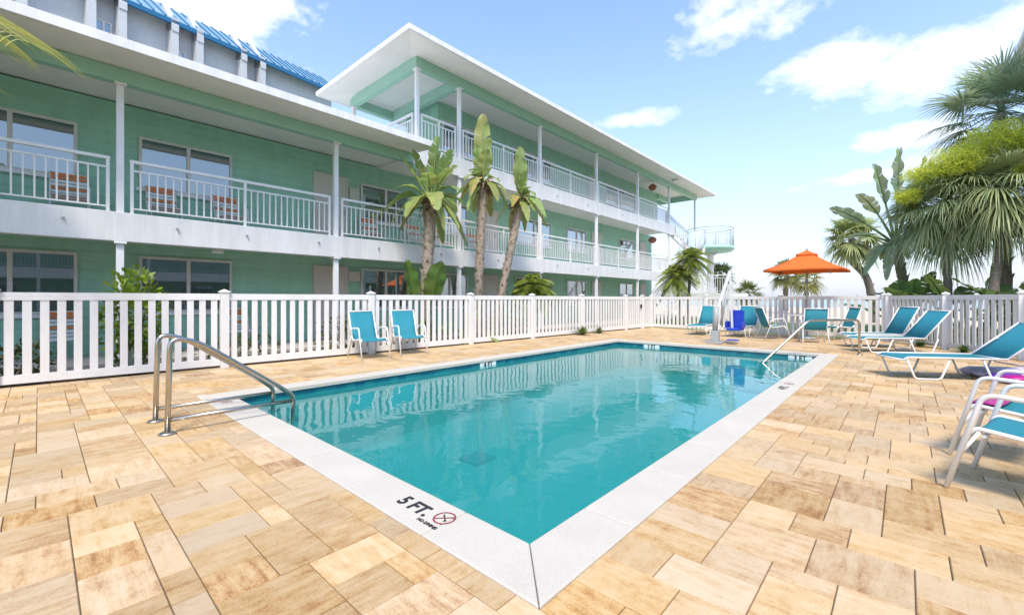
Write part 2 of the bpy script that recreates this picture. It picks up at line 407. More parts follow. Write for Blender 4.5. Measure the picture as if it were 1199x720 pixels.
# ------------------------------------------------------------------ ground, deck, pool
PX0, PY0 = -6.45, 1.31
PX1, PY1 = PX0 + 45 * .12, PY0 + 86 * .12      # outer edge of the coping
CW = .31
IX0, IX1, IY0, IY1 = PX0 + CW, PX1 - CW, PY0 + CW, PY1 - CW
def ring(mb, x0, x1, y0, y1, X0, X1, Y0_, Y1_, z):
    mb.add([(X0, Y0_, z), (X1, Y0_, z), (X1, Y1_, z), (X0, Y1_, z), (x0, y0, z), (x1, y0, z), (x1, y1, z), (x0, y1, z)],
           [(0, 1, 5, 4), (1, 2, 6, 5), (2, 3, 7, 6), (3, 0, 4, 7)])
g = MB(); ring(g, PX0 + .1, PX1 - .1, PY0 + .1, PY1 - .1, -60, 60, -60, 27, -.05); struct(g.build('ground', M['lawn']))
g = MB(); g.add([(-300, 27, -.08), (300, 27, -.08), (300, 95, -.35), (-300, 95, -.35)], [(0, 1, 2, 3)]); struct(g.build('beach', M['sand']))
g = MB(); g.add([(-6000, 94, -.4), (6000, 94, -.4), (6000, 5500, -.4), (-6000, 5500, -.4)], [(0, 1, 2, 3)]); struct(g.build('sea', M['sea']))
g = MB(); g.add([(-300, -300, -.09), (300, -300, -.09), (300, -59, -.09), (-300, -59, -.09)], [(0, 1, 2, 3)]); struct(g.build('far_ground', M['sand']))
g = MB(); g.box(-10.75, -7.95, -9, 17.3, -.2, -.035); struct(g.build('planting_bed', M['mulch']))
g = MB(); g.box(-12.9, -10.75, -9, 30, -.2, .02); struct(g.build('walkway', M['concrete']))

def deck():
    u = .12; X0d, Y0d = PX0 - 28 * u, PY0 - 38 * u
    nx, ny = 28 + 45 + 50, 38 + 86 + 56
    occ = [[False] * ny for _ in range(nx)]
    for i in range(28, 73):
        for j in range(38, 124): occ[i][j] = True
    rg = random.Random(5); mb = MB()
    sizes = [(2, 3)] * 7 + [(2, 2)] * 7 + [(3, 2)] * 5 + [(3, 3)] * 3
    def put(i, j, w, h):
        for a in range(i, i + w):
            for b in range(j, j + h): occ[a][b] = True
        g_ = .0022; x0, x1, y0, y1 = X0d + i * u + g_, X0d + (i + w) * u - g_, Y0d + j * u + g_, Y0d + (j + h) * u - g_
        e = .0035; dz = rg.uniform(-.001, .001); t = (rg.random(), rg.random(), rg.random())
        mb.tint = (max(0, min(1, rg.gauss(.32, .13))), t[1], t[2])
        z = [dz + rg.uniform(-.0012, .0012) for _ in range(4)]
        mb.add([(x0, y0, -.012), (x1, y0, -.012), (x1, y1, -.012), (x0, y1, -.012), (x0, y0, z[0] - .004), (x1, y0, z[1] - .004), (x1, y1, z[2] - .004), (x0, y1, z[3] - .004),
                (x0 + e, y0 + e, z[0]), (x1 - e, y0 + e, z[1]), (x1 - e, y1 - e, z[2]), (x0 + e, y1 - e, z[3])],
               [(8, 9, 10, 11), (4, 5, 9, 8), (5, 6, 10, 9), (6, 7, 11, 10), (7, 4, 8, 11), (0, 1, 5, 4), (1, 2, 6, 5), (2, 3, 7, 6), (3, 0, 4, 7)])
    for i in range(nx):
        for j in range(ny):
            if occ[i][j]: continue
            rg.shuffle(sizes)
            for w, h in sizes + [(1, 2), (2, 1), (1, 1)]:
                if i + w <= nx and j + h <= ny and all(not occ[a][b] for a in range(i, i + w) for b in range(j, j + h)):
                    if w > 1 or h > 1 or True: put(i, j, w, h); break
    o = mb.build('pool_deck', M['paver'])
    bm = bmesh.new(); bm.from_mesh(o.data)
    def cut(co, no):
        bmesh.ops.bisect_plane(bm, geom=bm.verts[:] + bm.edges[:] + bm.faces[:], plane_co=co, plane_no=no, clear_outer=True)
    cut((fence_x(0) + .0, 0, 0), (-1, .06, 0))
    cut((-7.9, back_y(-7.9) + .1, 0), (.126, 1, 0))
    cut((1.95, 13.06, 0), (.855, .517, 0))
    bm.to_mesh(o.data); bm.free()
    struct(o)
    g = MB(); ring(g, PX0, PX1, PY0, PY1, -10.2, 9, -3.2, 18.4, -.009)
    o = g.build('deck_bedding', M['grout'])
    bm = bmesh.new(); bm.from_mesh(o.data); 
    for co, no in (((fence_x(0) + .0, 0, 0), (-1, .06, 0)), ((-7.9, back_y(-7.9) + .1, 0), (.126, 1, 0)), ((1.95, 13.06, 0), (.855, .517, 0))):
        bmesh.ops.bisect_plane(bm, geom=bm.verts[:] + bm.edges[:] + bm.faces[:], plane_co=co, plane_no=no, clear_outer=True)
    bm.to_mesh(o.data); bm.free(); struct(o)
deck()

def text(name, s, size, loc, rot, m, parent, ext=.0012):
    cu = bpy.data.curves.new(name, 'FONT'); cu.body = s; cu.size = size; cu.extrude = ext; cu.offset = size * .03; cu.align_x = 'CENTER'; cu.align_y = 'CENTER'
    tmp = bpy.data.objects.new('lettering', cu); col.objects.link(tmp)
    me = bpy.data.meshes.new_from_object(tmp.evaluated_get(bpy.context.evaluated_depsgraph_get()))
    bpy.data.objects.remove(tmp); bpy.data.curves.remove(cu)
    me.materials.clear(); me.materials.append(m)
    o = bpy.data.objects.new(name, me); col.objects.link(o); o.parent = parent; o.location = loc; o.rotation_euler = rot
    return o

def pool():
    t = thing('swimming_pool', 'rectangular swimming pool with teal plaster and white coping in the paver deck', 'swimming pool', (0, 0, 0))
    zc = .006
    c = MB()                         # coping stones, mitred at the corners, with open joints
    def stones(a, b, outer, inner, axis, n):
        for k in range(n):
            p0, p1 = a + (b - a) * k / n, a + (b - a) * (k + 1) / n
            q0, q1 = p0, p1
            g_ = .002
            o0, o1, i0, i1 = p0 + g_, p1 - g_, p0 + g_, p1 - g_
            if k == 0: o0 = a + g_; i0 = a + CW + g_
            if k == n - 1: o1 = b - g_; i1 = b - CW - g_
            pts = [(o0, outer), (o1, outer), (i1, inner), (i0, inner)]
            if axis == 'y': pts = [(q, p) for p, q in pts]
            if (pts[1][0] - pts[0][0]) * (pts[2][1] - pts[0][1]) - (pts[1][1] - pts[0][1]) * (pts[2][0] - pts[0][0]) < 0: pts = pts[::-1]
            c.prism(pts, -.05, zc)
    stones(PX0, PX1, PY0, IY0, 'x', 7); stones(PX0, PX1, PY1, IY1, 'x', 7)
    stones(PY0, PY1, PX0, IX0, 'y', 13); stones(PY0, PY1, PX1, IX1, 'y', 13)
    c.build('coping', M['coping'], t, bevel=.008, seg=3)
    e = .02                          # basin set just behind the lip
    x0, x1, y0, y1 = IX0 - e, IX1 + e, IY0 - e, IY1 + e
    b = MB(); z1, z2 = -1.15, -.8
    b.add([(x0, y0, -.2), (x1, y0, -.2), (x1, y1, -.2), (x0, y1, -.2), (x0, y0, z1), (x1, y0, z1), (x1, y1, z2), (x0, y1, z2)],
          [(0, 4, 5, 1), (1, 5, 6, 2), (2, 6, 7, 3), (3, 7, 4, 0), (4, 7, 6, 5)])
    b.build('basin', M['plaster'], t)
    w = MB(); q = .006
    for (ax, ay, bx, by) in ((x0, y0, x1, y0), (x1, y0, x1, y1), (x1, y1, x0, y1), (x0, y1, x0, y0)):
        w.add([(ax, ay, -.2), (bx, by, -.2), (bx, by, -.05), (ax, ay, -.05)], [(0, 1, 2, 3)])
    w.build('waterline_tile', M['tile'], t)
    d = MB(); d.box(-4.65, -4.27, 3.98, 4.36, -1.08, -1.03)
    o = d.build('main_drain', mat('drain_cover_blue', (.012, .16, .21), .6), t)
    d = MB(); d.box(IX1 - 1.4, IX1 + .01, IY1 - .55, IY1 + .01, -.8, -.32).box(IX1 - 1.4, IX1 + .01, IY1 - .95, IY1 - .55, -.8, -.52)
    d.build('entry_step', M['plaster'], t, bevel=.02)
    # markings on the coping
    tx = text('depth_marking', '5 FT.', .13, (-2.09, 1.462, zc + .002), (0, 0, 0), M['black'], t); tx['label'] = 'black 5 FT. lettering on the near coping'
    text('depth_marking', 'NO DIVING', .031, (-1.88, 1.39, zc + .002), (0, 0, 0), M['black'], t)
    def nodive(x, y, r, rot):
        k = MB(); n = 36
        vs = [(x + rr * math.cos(2 * math.pi * j / n), y + rr * math.sin(2 * math.pi * j / n), zc + .003) for rr in (r * .86, r) for j in range(n)]
        k.add(vs, [(j, (j + 1) % n, n + (j + 1) % n, n + j) for j in range(n)])
        for an in (rot + .8,):
            dx, dy = math.cos(an) * r * .88, math.sin(an) * r * .88; px, py = -math.sin(an) * r * .06, math.cos(an) * r * .06
            k.add([(x - dx + px, y - dy + py, zc + .0034), (x - dx - px, y - dy - py, zc + .0034), (x + dx - px, y + dy - py, zc + .0034), (x + dx + px, y + dy + py, zc + .0034)], [(0, 1, 2, 3)])
        o = k.build('no_diving_sign', M['red_ink'], t)
        dv = MB(); a = rot - .6; c_, s_ = math.cos(a), math.sin(a)
        def P(px, py): return (x + (px * c_ - py * s_) * r, y + (px * s_ + py * c_) * r, zc + .0026)
        dv.add([P(-.6, -.06), P(.35, -.05), P(.35, .05), P(-.6, .10)], [(0, 1, 2, 3)]); dv.add([P(.2, .02), P(.62, -.22), P(.62, -.13), P(.28, .08)], [(0, 1, 2, 3)])
        dv.add([P(.45 + .1 * math.cos(z), .04 + .1 * math.sin(z)) for z in [i * math.pi / 4 for i in range(8)]], [tuple(range(8))])
        dv.build('diver_pictogram', M['black'], o)
    nodive(-1.855, 1.49, .064, 0)
    nodive(-5.82, 1.47, .055, 0)
    text('depth_marking', '4 FT.', .13, (-1.21, 6.75, zc + .002), (0, 0, R(90)), M['black'], t)
    nodive(-1.21, 7.12, .06, R(90))
    # white depth tiles on the waterline
    for (s_, loc, rz) in (('4 FT', (x0, 6.05, 0), 90), ('3 FT', (-5.15, y1, 0), 0), ('3 FT', (-1.72, y1, 0), 0)):
        k = MB()
        for i in range(3):
            a = -.225 + i * .15
            if rz: k.box(x0, x0 + .005, loc[1] + a + .003, loc[1] + a + .147, -.17, -.053)
            else: k.box(loc[0] + a + .003, loc[0] + a + .147, y1 - .005, y1, -.17, -.053)
        o = k.build('depth_tile', M['tile_white'], t)
        if rz: text('depth_lettering', s_, .13, (x0 + .008, loc[1], -.105), (R(90), 0, R(90)), M['black'], o)
        else: text('depth_lettering', s_, .13, (loc[0], y1 - .008, -.105), (R(90), 0, 0), M['black'], o)
    wt = MB(); wt.add([(x0 - .0, y0, -.115), (x1, y0, -.115), (x1, y1, -.115), (x0, y1, -.13)], [(0, 1, 2, 3)])
    struct(wt.build('pool_water', M['water']))
pool()

# ------------------------------------------------------------------ motel
POST_Y = [-7.5, -3.23, 1.04, 5.23, 9.45, 13.75, 18.1, 22.42, 26.75]
XP, XW, XF = -11.0, -12.85, -10.9
def railing(mb, a, b, z0, h=1.0, gap=.128, mid=True, post=.05):
    a, b = Vector((*a, z0)), Vector((*b, z0)); L = (b - a).length; d = (b - a) / L
    for e in (a, b) + (((a + b) / 2,) if mid else ()): mb.bar(e, e + Vector((0, 0, h)), post, post)
    mb.bar(a - d * .03 + Vector((0, 0, h)), b + d * .03 + Vector((0, 0, h)), .065, .055)
    mb.bar(a + Vector((0, 0, h - .17)), b + Vector((0, 0, h - .17)), .034, .034)
    mb.bar(a + Vector((0, 0, .1)), b + Vector((0, 0, .1)), .028, .028)
    n = int(L / gap)
    for k in range(1, n):
        p = a + d * (L * k / n); mb.bar(p + Vector((0, 0, .1)), p + Vector((0, 0, h - .17)), .025, .025)
def window(t, x, y0, y1, z0, z1, sgn=1, blind=False, parts=True):
    f = MB(); fw, fd = .055, .05
    X0, X1 = sorted((x, x + sgn * fd))
    f.box(X0, X1, y0, y1, z1 - fw, z1).box(X0, X1, y0, y0 + fw, z0, z1 - fw).box(X0, X1, y1 - fw, y1, z0, z1 - fw)
    ym = (y0 + y1) / 2; f.box(X0, X1, ym - .035, ym + .035, z0, z1 - fw)
    f.box(X0, X1, y0 + fw, ym - .035, z0, z0 + fw * .8).box(X0, X1, ym + .035, y1 - fw, z0, z0 + fw * .8)
    fo = f.build('window', M['frame'], t)
    p = MB(); xs = x + sgn * .012
    p.box(*sorted((x - sgn * .0, xs)), y0 + fw, ym - .035, z0 + .044, z1 - fw).box(*sorted((x, xs)), ym + .035, y1 - fw, z0 + .044, z1 - fw)
    p.build('pane', M['glass'], fo)
    s = MB(); s.box(*sorted((x, x + sgn * .09)), y0 - .05, y1 + .05, z0 - .08, z0 - .002); s.build('sill', M['white_paint'], fo, bevel=.006)
    return fo
def door(t, x, y0, y1, z0, z1, sgn=1):
    d = MB(); d.box(*sorted((x, x + sgn * .045)), y0, y1, z0 + .01, z1)
    for a, b in ((.12, .45), (.55, .9)):
        d.box(*sorted((x + sgn * .045, x + sgn * .052)), y0 + .14, y1 - .14, z0 + (z1 - z0) * a, z0 + (z1 - z0) * b)
    o = d.build('door', M['door'], t, bevel=.004)
    h = MB(); h.box(*sorted((x + sgn * .045, x + sgn * .1)), y1 - .12, y1 - .07, z0 + .95, z0 + 1.1); h.build('handle', M['grey_metal'], o)
    j = MB(); j.box(*sorted((x, x + sgn * .06)), y0 - .07, y0, z0, z1 + .07).box(*sorted((x, x + sgn * .06)), y1, y1 + .07, z0, z1 + .07).box(*sorted((x, x + sgn * .06)), y0, y1, z1, z1 + .07)
    j.build('door_frame', M['door'], o)

def motel():
    t = thing('motel_building', 'mint green motel with white balconies, two storeys on the left rising to three', 'motel', (0, 0, 0))
    b = lambda *a: MB().box(*a)
    b(-20, XW, -9, 28.3, 0, 5.52).build('lower_wall', M['green_siding'], t)
    b(-14.9, XW, 10.02, 29.2, 5.865, 8.55).build('upper_wall', M['green_siding'], t)
    sl = b(XW + .002, XF - .162, -9, 27.6, 2.45, 2.828).build('balcony_slab', M['soffit'], t)
    b(XF - .16, XF, -9, 27.6, 2.28, 2.83).build('fascia_board', M['fascia'], sl, bevel=.012)
    # roof over the two-storey wing
    r = b(-20, -9.852, -9, 7.55, 5.575, 5.60).build('lower_roof', M['fascia'], t)
    b(-9.85, -9.76, -9, 7.553, 5.44, 5.606).build('fascia_board', M['fascia'], r, bevel=.006)
    q = MB(); q.add([(x, y, z) for x, z in ((-9.852, 5.455), (-10.9, 5.545), (XW + .004, 5.545)) for y in (-9, 7.558)], [(0, 1, 3, 2), (2, 3, 5, 4)]); q.build('soffit', M['soffit'], r)
    b(XP - .1, XP + .1, -9, 7.55, 5.27, 5.535).build('eave_beam', M['green_trim'], t, bevel=.006)
    # third floor slab and terrace
    s3 = b(XW + .002, XF - .162, 7.56, 27.6, 5.50, 5.858); s3.box(-15.2, XW - .002, 7.56, 10.0, 5.535, 5.858)
    s3 = s3.build('balcony_slab', M['soffit'], t)
    b(XF - .16, XF, 7.56, 27.6, 5.25, 5.86).build('fascia_board', M['fascia'], s3, bevel=.012)
    x0, x1, y0, y1 = -15.4, -9.7, 6.6, 31.75
    q = MB(); q.box(x1 - .09, x1, y0, y1, 8.36, 8.505).box(x0, x0 + .09, y0, y1, 8.36, 8.505).box(x0 + .09, x1 - .09, y0, y0 + .09, 8.36, 8.505).box(x0 + .09, x1 - .09, y1 - .09, y1, 8.36, 8.505)
    r3 = q.build('upper_roof', M['fascia'], t, bevel=.008)
    a_, i_ = (x0 + .091, x1 - .091, y0 + .091, y1 - .091), (-14.6, -11.12, 7.65, 31.2)
    for nm, zo, zi, mk in (('soffit', 8.375, 8.556, 'soffit'), ('roof_top', 8.49, 8.72, 'grey_metal')):
        q = MB(); q.add([(a_[0], a_[2], zo), (a_[1], a_[2], zo), (a_[1], a_[3], zo), (a_[0], a_[3], zo), (i_[0], i_[2], zi), (i_[1], i_[2], zi), (i_[1], i_[3], zi), (i_[0], i_[3], zi)],
              [(0, 1, 5, 4), (1, 2, 6, 5), (2, 3, 7, 6), (3, 0, 4, 7), (4, 5, 6, 7)]); q.build(nm, M[mk], r3)
    g = lambda mb: mb.build('eave_beam', M['green_trim'], t, bevel=.006)
    g(b(XP - .1, XP + .1, 7.67, 31.4, 8.2, 8.553))
    g(b(-15, XP - .103, 7.67, 7.87, 8.2, 8.553)); g(b(-15, XP - .103, 9.35, 9.55, 8.21, 8.553)); g(b(-15, -14.8, 7.873, 9.347, 8.205, 8.553))
    g(b(-15, XP - .103, 31.15, 31.35, 8.2, 8.553)); g(b(XW - .1, XW + .1, 29.21, 31.147, 8.2, 8.553))
    g(b(XP - .08, XP + .08, 7.58, 7.78, 5.1, 5.248))
    def post(x, y, z0, z1):
        p = MB().box(x - .055, x + .055, y - .055, y + .055, z0, z1).box(x - .11, x + .11, y - .09, y + .09, z1 - .04, z1)
        p.build('post', M['white_paint'], t, bevel=.006)
    for y in POST_Y:
        post(XP, y, .02, 2.279); post(XP, y, 2.832, 5.268 if y < 7 else 5.249)
        if y > 8: post(XP, y, 5.862, 8.199)
    post(XP, 7.77, 5.862, 8.199); post(-14.9, 7.77, 5.862, 8.199); post(XP, 31.25, 6.0, 8.199)
    def rails(ys, z0):
        for y0, y1 in zip(ys, ys[1:]):
            m = MB(); railing(m, (XP + .0, y0 + .17), (XP + .0, y1 - .17), z0); m.build('railing', M['white'], t)
    rails(POST_Y, 2.832); rails([7.77] + POST_Y[4:], 5.862)
    m = MB(); railing(m, (-14.75, 7.72), (XP - .16, 7.72), 5.862); m.build('railing', M['white'], t)
    m = MB(); railing(m, (XW + .1, 27.5), (XP - .1, 27.5), 2.832, mid=False); m.build('railing', M['white'], t)
    # openings: (kind, y0, y1)
    for k, y0, y1 in (('w', -5.7, -3.9), ('d', -3.0, -2.1), ('w', -1.3, .55), ('w', 1.53, 3.36), ('d', 5.5, 6.42), ('w', 6.92, 8.72), ('w', 9.65, 11.45), ('d', 12.25, 13.1), ('w', 14.3, 16.9),
                      ('w', 18.25, 20.05), ('d', 20.7, 21.6), ('w', 23.74, 25.6), ('d', 26.55, 27.4), ('w', 27.7, 28.25)):
        if k == 'w':
            if y1 > 28: continue
            window(t, XW, y0, y1, 3.72, 4.88); window(t, XW, y0, y1, .9, 2.17)
        else: door(t, XW, y0, y1, 2.83, 4.87); door(t, XW, y0, y1, .02, 2.12)
    for k, y0, y1 in (('w', 10.2, 12.6), ('w', 14.1, 16.95), ('d', 20.33, 20.94), ('w', 22.1, 25.85)):
        if k == 'w': window(t, XW, y0, y1, 6.8, 7.93)
        else: door(t, XW, y0, y1 + .25, 5.862, 7.9)
    # small things fixed to the building
    for y in (.29, 1.89, 3.14, 4.74, 6.41, 8.6, 11.2, 14.8, 17.2, 20.5):
        for z in ((2.62,) if y < 9 else (2.62, 5.56)):
            m = MB().tube([(XF - .002, y, z), (XF + .05, y, z - .006)], .022, 8); m.build('scupper', M['grey_metal'], t)
    b(XW + .002, XW + .12, 6.5, 6.85, 1.75, 2.05).build('meter_box', M['door'], t, bevel=.01)
    b(XW + .002, XW + .10, 6.52, 6.84, 4.3, 4.66).build('meter_box', M['door'], t, bevel=.01)
    m = MB().lathe([(.02, 0), (.16, -.02), (.2, -.08), (.17, -.14), (.02, -.15)], (-10.35, 26.1, 8.46)); m.build('floodlight', M['lamp'], t)
    m = MB().box(XF - .35, XF - .2, 2.55, 2.75, 2.2, 2.279); m.build('walkway_light', M['lamp'], t, bevel=.01)
    for z, lab in ((8.53, 'terracotta wicker ball hanging under the top balcony ceiling'), (5.24, 'terracotta wicker ball hanging over the middle balcony')):
        o = thing('hanging_ornament', lab, 'ornament', (-11.7, 25.9, z), group='hanging wicker ornaments')
        MB().tube([(0, 0, 0), (0, 0, -.14)], .006, 6).build('cord', M['grey_metal'], o)
        MB().lathe([(.03, -.14), (.16, -.2), (.26, -.33), (.2, -.48), (.05, -.56)], (0, 0, 0), 14).build('basket', M['rust'], o)
motel()

def right_wing():
    t = thing('motel_wing', 'second pale motel wing half hidden behind the palms on the right', 'motel', (0, 0, 0))
    b = lambda *a: MB().box(*a)
    Y0w, Y1w = 15.2, 23.5
    b(6.2, 14, Y0w + 1, Y1w - 1, 0, 9.0).build('wall', M['green_siding'], t)
    r = b(2.7, 15, Y0w, Y1w, 9.30, 9.5).build('roof', M['fascia'], t, bevel=.01)
    b(2.8, 14.9, Y0w + .1, Y1w - .1, 9.27, 9.297).build('soffit', M['soffit'], r)
    b(4.1, 4.3, Y0w + 1, Y1w - 1, 9.0, 9.268).build('eave_beam', M['green_trim'], t)
    for z in (2.9, 5.9):
        b(4.1, 6.198, Y0w + 1, Y1w - 1, z - .5, z).build('balcony_slab', M['fascia'], t)
        m = MB(); railing(m, (4.2, Y0w + 1.1), (4.2, Y1w - 1.1), z); m.build('railing', M['white'], t)
    m = MB(); railing(m, (4.2, Y0w + 1.1), (4.2, Y1w - 1.1), .05); m.build('railing', M['white'], t)
    for y in (Y0w + 1.2, (Y0w + Y1w) / 2, Y1w - 1.2):
        for z0, z1 in ((0, 2.399), (2.901, 5.399), (5.901, 8.999)): b(4.14, 4.26, y - .06, y + .06, z0, z1).build('post', M['white_paint'], t)
    for z in (.9, 3.75, 6.8):
        for y in (17, 20): window(t, 6.2, y, y + 1.8, z, z + 1.2, sgn=-1)
    b(9.4, 15, -9, 14, 0, 5.5).build('lower_wall', M['green_siding'], t)
    b(7.4, 9.398, -9, 14, 2.28, 2.83).build('balcony_slab', M['fascia'], t)
    b(6.2, 15, -9, 14, 5.55, 5.78).build('lower_roof', M['fascia'], t)
    b(7.42, 7.62, -9, 14, 5.27, 5.548).build('eave_beam', M['green_trim'], t)
    for y in (-8.8, -4.4, 0, 4.4, 8.8, 13.4):
        b(7.46, 7.58, y - .06, y + .06, 0, 2.279).build('post', M['white_paint'], t); b(7.46, 7.58, y - .06, y + .06, 2.831, 5.269).build('post', M['white_paint'], t)
    m = MB(); railing(m, (7.5, -8.8), (7.5, 13.4), 2.831); m.build('railing', M['white'], t)
    for y in (-7, -2.5, 1.9, 6.3, 10.6):
        for z in (.9, 3.7): window(t, 9.4, y, y + 1.8, z, z + 1.2, sgn=-1)
right_wing()

def condo():
    a = R(7.9); ca, sa = math.cos(a), math.sin(a)
    t = thing('condo_building', 'grey condominium with a blue metal roof rising behind the motel', 'building', (-24, 2, 0), a)
    # local: y along the facade, x towards the pool
    b = lambda *q: MB().box(*q)
    b(-12, 0, -14, 9.9, 0, 13.6).build('wall', M['grey_stucco'], t)
    r = MB(); r.add([(.55, -14.3, 13.42), (.55, 10.2, 13.42), (-1.6, 10.2, 15.0), (-1.6, -14.3, 15.0)], [(0, 1, 2, 3)])
    ro = r.build('roof', M['blue_roof'], t, solid=.05)
    k = -14.3; sm = MB()
    while k < 10.2:
        sm.bar((.57, k, 13.46), (-1.58, k, 15.04), .05, .07); k += .42
    sm.build('roof_seams', M['blue_trim'], ro)
    b(.5, .62, -14.3, 10.2, 13.22, 13.40).build('gutter', M['blue_trim'], ro)
    b(-11.5, -1.55, -14, 9.9, 13.602, 15.02).build('attic_wall', M['grey_stucco'], t)
    ys = [5.67, 4.78, 2.92, 1.97, .22, -.7, -2.5, -3.4, -5.2, -6.1, -7.9]
    for y in ys:
        m = MB(); m.prism([(0, 0)] * 0 or [(.0, y - .13), (.62, y - .13), (.62, y + .13), (.0, y + .13)], 0, 13.5)
        m.add([(.66, y - .13, 13.2), (.66, y + .13, 13.2), (-.55, y + .13, 14.55), (-.55, y - .13, 14.55), (.66, y - .13, 12.9), (.66, y + .13, 12.9), (-.55, y + .13, 13.2), (-.55, y - .13, 13.2)],
              [(0, 1, 2, 3), (0, 3, 7, 4), (1, 5, 6, 2), (0, 4, 5, 1), (2, 6, 7, 3)])
        m.build('buttress', M['grey_stucco'], t)
    for y0, y1 in ((-.5, .02), (2.1, 2.55), (-3.2, -2.7)):
        for z in (3, 6, 9, 11.6): 
            window(t, .001, y0, y1, z, z + .82)
condo()

def staircase():
    cx, cy, zd = -9.15, 28.75, 4.45
    t = thing('curved_staircase', 'outdoor staircase with a round railed landing on a white column', 'staircase', (cx, cy, 0))
    o = (cx, cy, 0)
    MB().lathe([(.2, 0), (.2, zd - .55), (.5, zd - .32)], (cx, cy, 0), 24).build('column', M['white_paint'], t, o)
    MB().lathe([(.5, zd - .34), (1.2, zd - .3), (1.38, zd - .16), (1.38, zd)], (cx, cy, 0), 40).build('landing', M['green_trim'], t, o)
    m = MB(); rr, h = 1.33, 1.15; N_ = 44
    arc = [R(-165 + 290 * i / N_) for i in range(N_ + 1)]
    P = lambda a, z: (cx + rr * math.cos(a), cy + rr * math.sin(a), zd + z)
    m.tube([P(a, h) for a in arc], .028, 6); m.tube([P(a, h - .16) for a in arc], .014, 6); m.tube([P(a, .08) for a in arc], .014, 6)
    for i, a in enumerate(arc): m.tube([P(a, .0 if i % 8 == 0 else .08), P(a, h if i % 8 == 0 else h - .16)], .022 if i % 8 == 0 else .01, 5)
    m.build('landing_railing', M['rail_grey'], t, o)
    def flight(p0, p1, w, n, name, rails=True):
        """treads from top p0 to bottom p1"""
        p0, p1 = Vector(p0), Vector(p1); f = MB(); d = p1 - p0; hd = Vector((d.x, d.y, 0)).normalized(); sd = Vector((-hd.y, hd.x, 0))
        for k in range(n):
            c = p0 + d * ((k + .5) / n); f.bar(c - sd * w / 2, c + sd * w / 2, abs(d.x) / n + .3 if False else .3, .06, up=(0, 0, 1))
        for s_ in (-1, 1): f.bar(p0 + sd * s_ * w / 2 - Vector((0, 0, .12)), p1 + sd * s_ * w / 2 - Vector((0, 0, .12)), .05, .2)
        fo = f.build(name, M['fascia'], t, o)
        for s_ in (-1, 1):
            r = MB(); a, b = p0 + sd * s_ * w / 2, p1 + sd * s_ * w / 2; up = Vector((0, 0, 1))
            r.tube([a + up * 1.0, b + up * 1.0], .028, 6); r.tube([a + up * .82, b + up * .82], .014, 5); r.tube([a + up * .12, b + up * .12], .014, 5)
            for k in range(int((b - a).length / .17) + 1):
                q = a + (b - a) * min(1, k * .17 / (b - a).length); r.tube([q + up * .12, q + up * (.82 if k % 9 else 1.0)], .01 if k % 9 else .02, 5)
            r.build('stair_railing', M['rail_grey'], fo, o)
    flight((-11.6, 27.75, 5.84), (-10.35, 28.2, zd + .02), 1.0, 6, 'upper_flight')
    flight((-9.6, 27.5, zd), (-9.6, 21.9, .15), 1.1, 18, 'lower_flight')
    m = MB(); railing(m, (-10.5, 26.9), (-7.5, 26.9), 1.55, h=1.05); m.box(-10.6, -7.4, 26.8, 30.5, 1.3, 1.55); m.box(-10.5, -10.3, 27, 27.2, 0, 1.3).box(-7.7, -7.5, 27, 27.2, 0, 1.3)
    m.build('base_terrace', M['white'], t, o)
staircase()

# ------------------------------------------------------------------ fences
def panel(mb, a, b, n, pw=.09, z0=.04, h=1.29):
    a, b = Vector((*a, 0)), Vector((*b, 0)); up = Vector((0, 0, 1)); d = b - a
    mb.bar(a + up * (h - .055), b + up * (h - .055), .05, .11); mb.bar(a + up * (z0 + .06), b + up * (z0 + .06), .05, .12)
    for k in range(n):
        p = a + d * ((k + .5) / n); hd = d.normalized() * pw / 2
        mb.bar(p - hd + up * (h + z0 + .01) / 2, p + hd + up * (h + z0 + .01) / 2, .028, h - z0 - .231, up=(0, 0, 1))
def fence(name, label, posts, pitch=.165, skip=()):
    posts = [Vector((*p, 0)) for p in posts]; o0 = posts[0]
    t = thing(name, label, 'fence', o0)
    for p in posts:
        m = MB().box(p.x - .063, p.x + .063, p.y - .063, p.y + .063, -.05, 1.31).box(p.x - .078, p.x + .078, p.y - .078, p.y + .078, 1.31, 1.335)
        m.add([(p.x + a * .07, p.y + b * .07, 1.335) for a, b in ((-1, -1), (1, -1), (1, 1), (-1, 1))] + [(p.x, p.y, 1.375)], [(0, 1, 4), (1, 2, 4), (2, 3, 4), (3, 0, 4)])
        m.build('post', M['white'], t, o0, bevel=.004)
    for a, b in zip(posts, posts[1:]):
        d = (b - a).normalized(); a2, b2 = a + d * .066, b - d * .066; m = MB()
        panel(m, a2.xy, b2.xy, max(2, round((b2 - a2).length / pitch))); m.build('picket_panel', M['white'], t, o0, bevel=.003)
    return t
ly = [-5.8, -3.1, -.42, 2.2, 4.92, 7.71, 10.09, 12.58, 15.4]
fence('picket_fence', 'long white picket fence between the pool deck and the green motel', [(fence_x(y), y) for y in ly])
gt = thing('fence_gate', 'narrow white picket gate with a dark latch in the far left corner', 'gate', (fence_x(15.47), 15.5, 0))
m = MB(); panel(m, (fence_x(15.5), 15.50), (fence_x(16.6), 16.6), 7); m.build('picket_panel', M['white'], gt, (fence_x(15.47), 15.5, 0))
m = MB().box(fence_x(16.55) + .02, fence_x(16.55) + .07, 16.48, 16.56, .82, .98); m.build('latch', M['black'], gt, (fence_x(15.47), 15.5, 0), bevel=.01)
BX = [-5.6, -3.1, -.45]
fence('picket_fence', 'white picket fence across the far end of the deck, behind the umbrella table', [(fence_x(16.69), 16.69), (-7.93, back_y(-7.93))] + [(x, back_y(x)) for x in BX])
RF = [(1.71 - .517 * s_, 13.06 + .855 * s_) for s_ in (3.95, 1.92, 0, -2.0, -4.1)]
RF[0] = (-.36, 16.44)
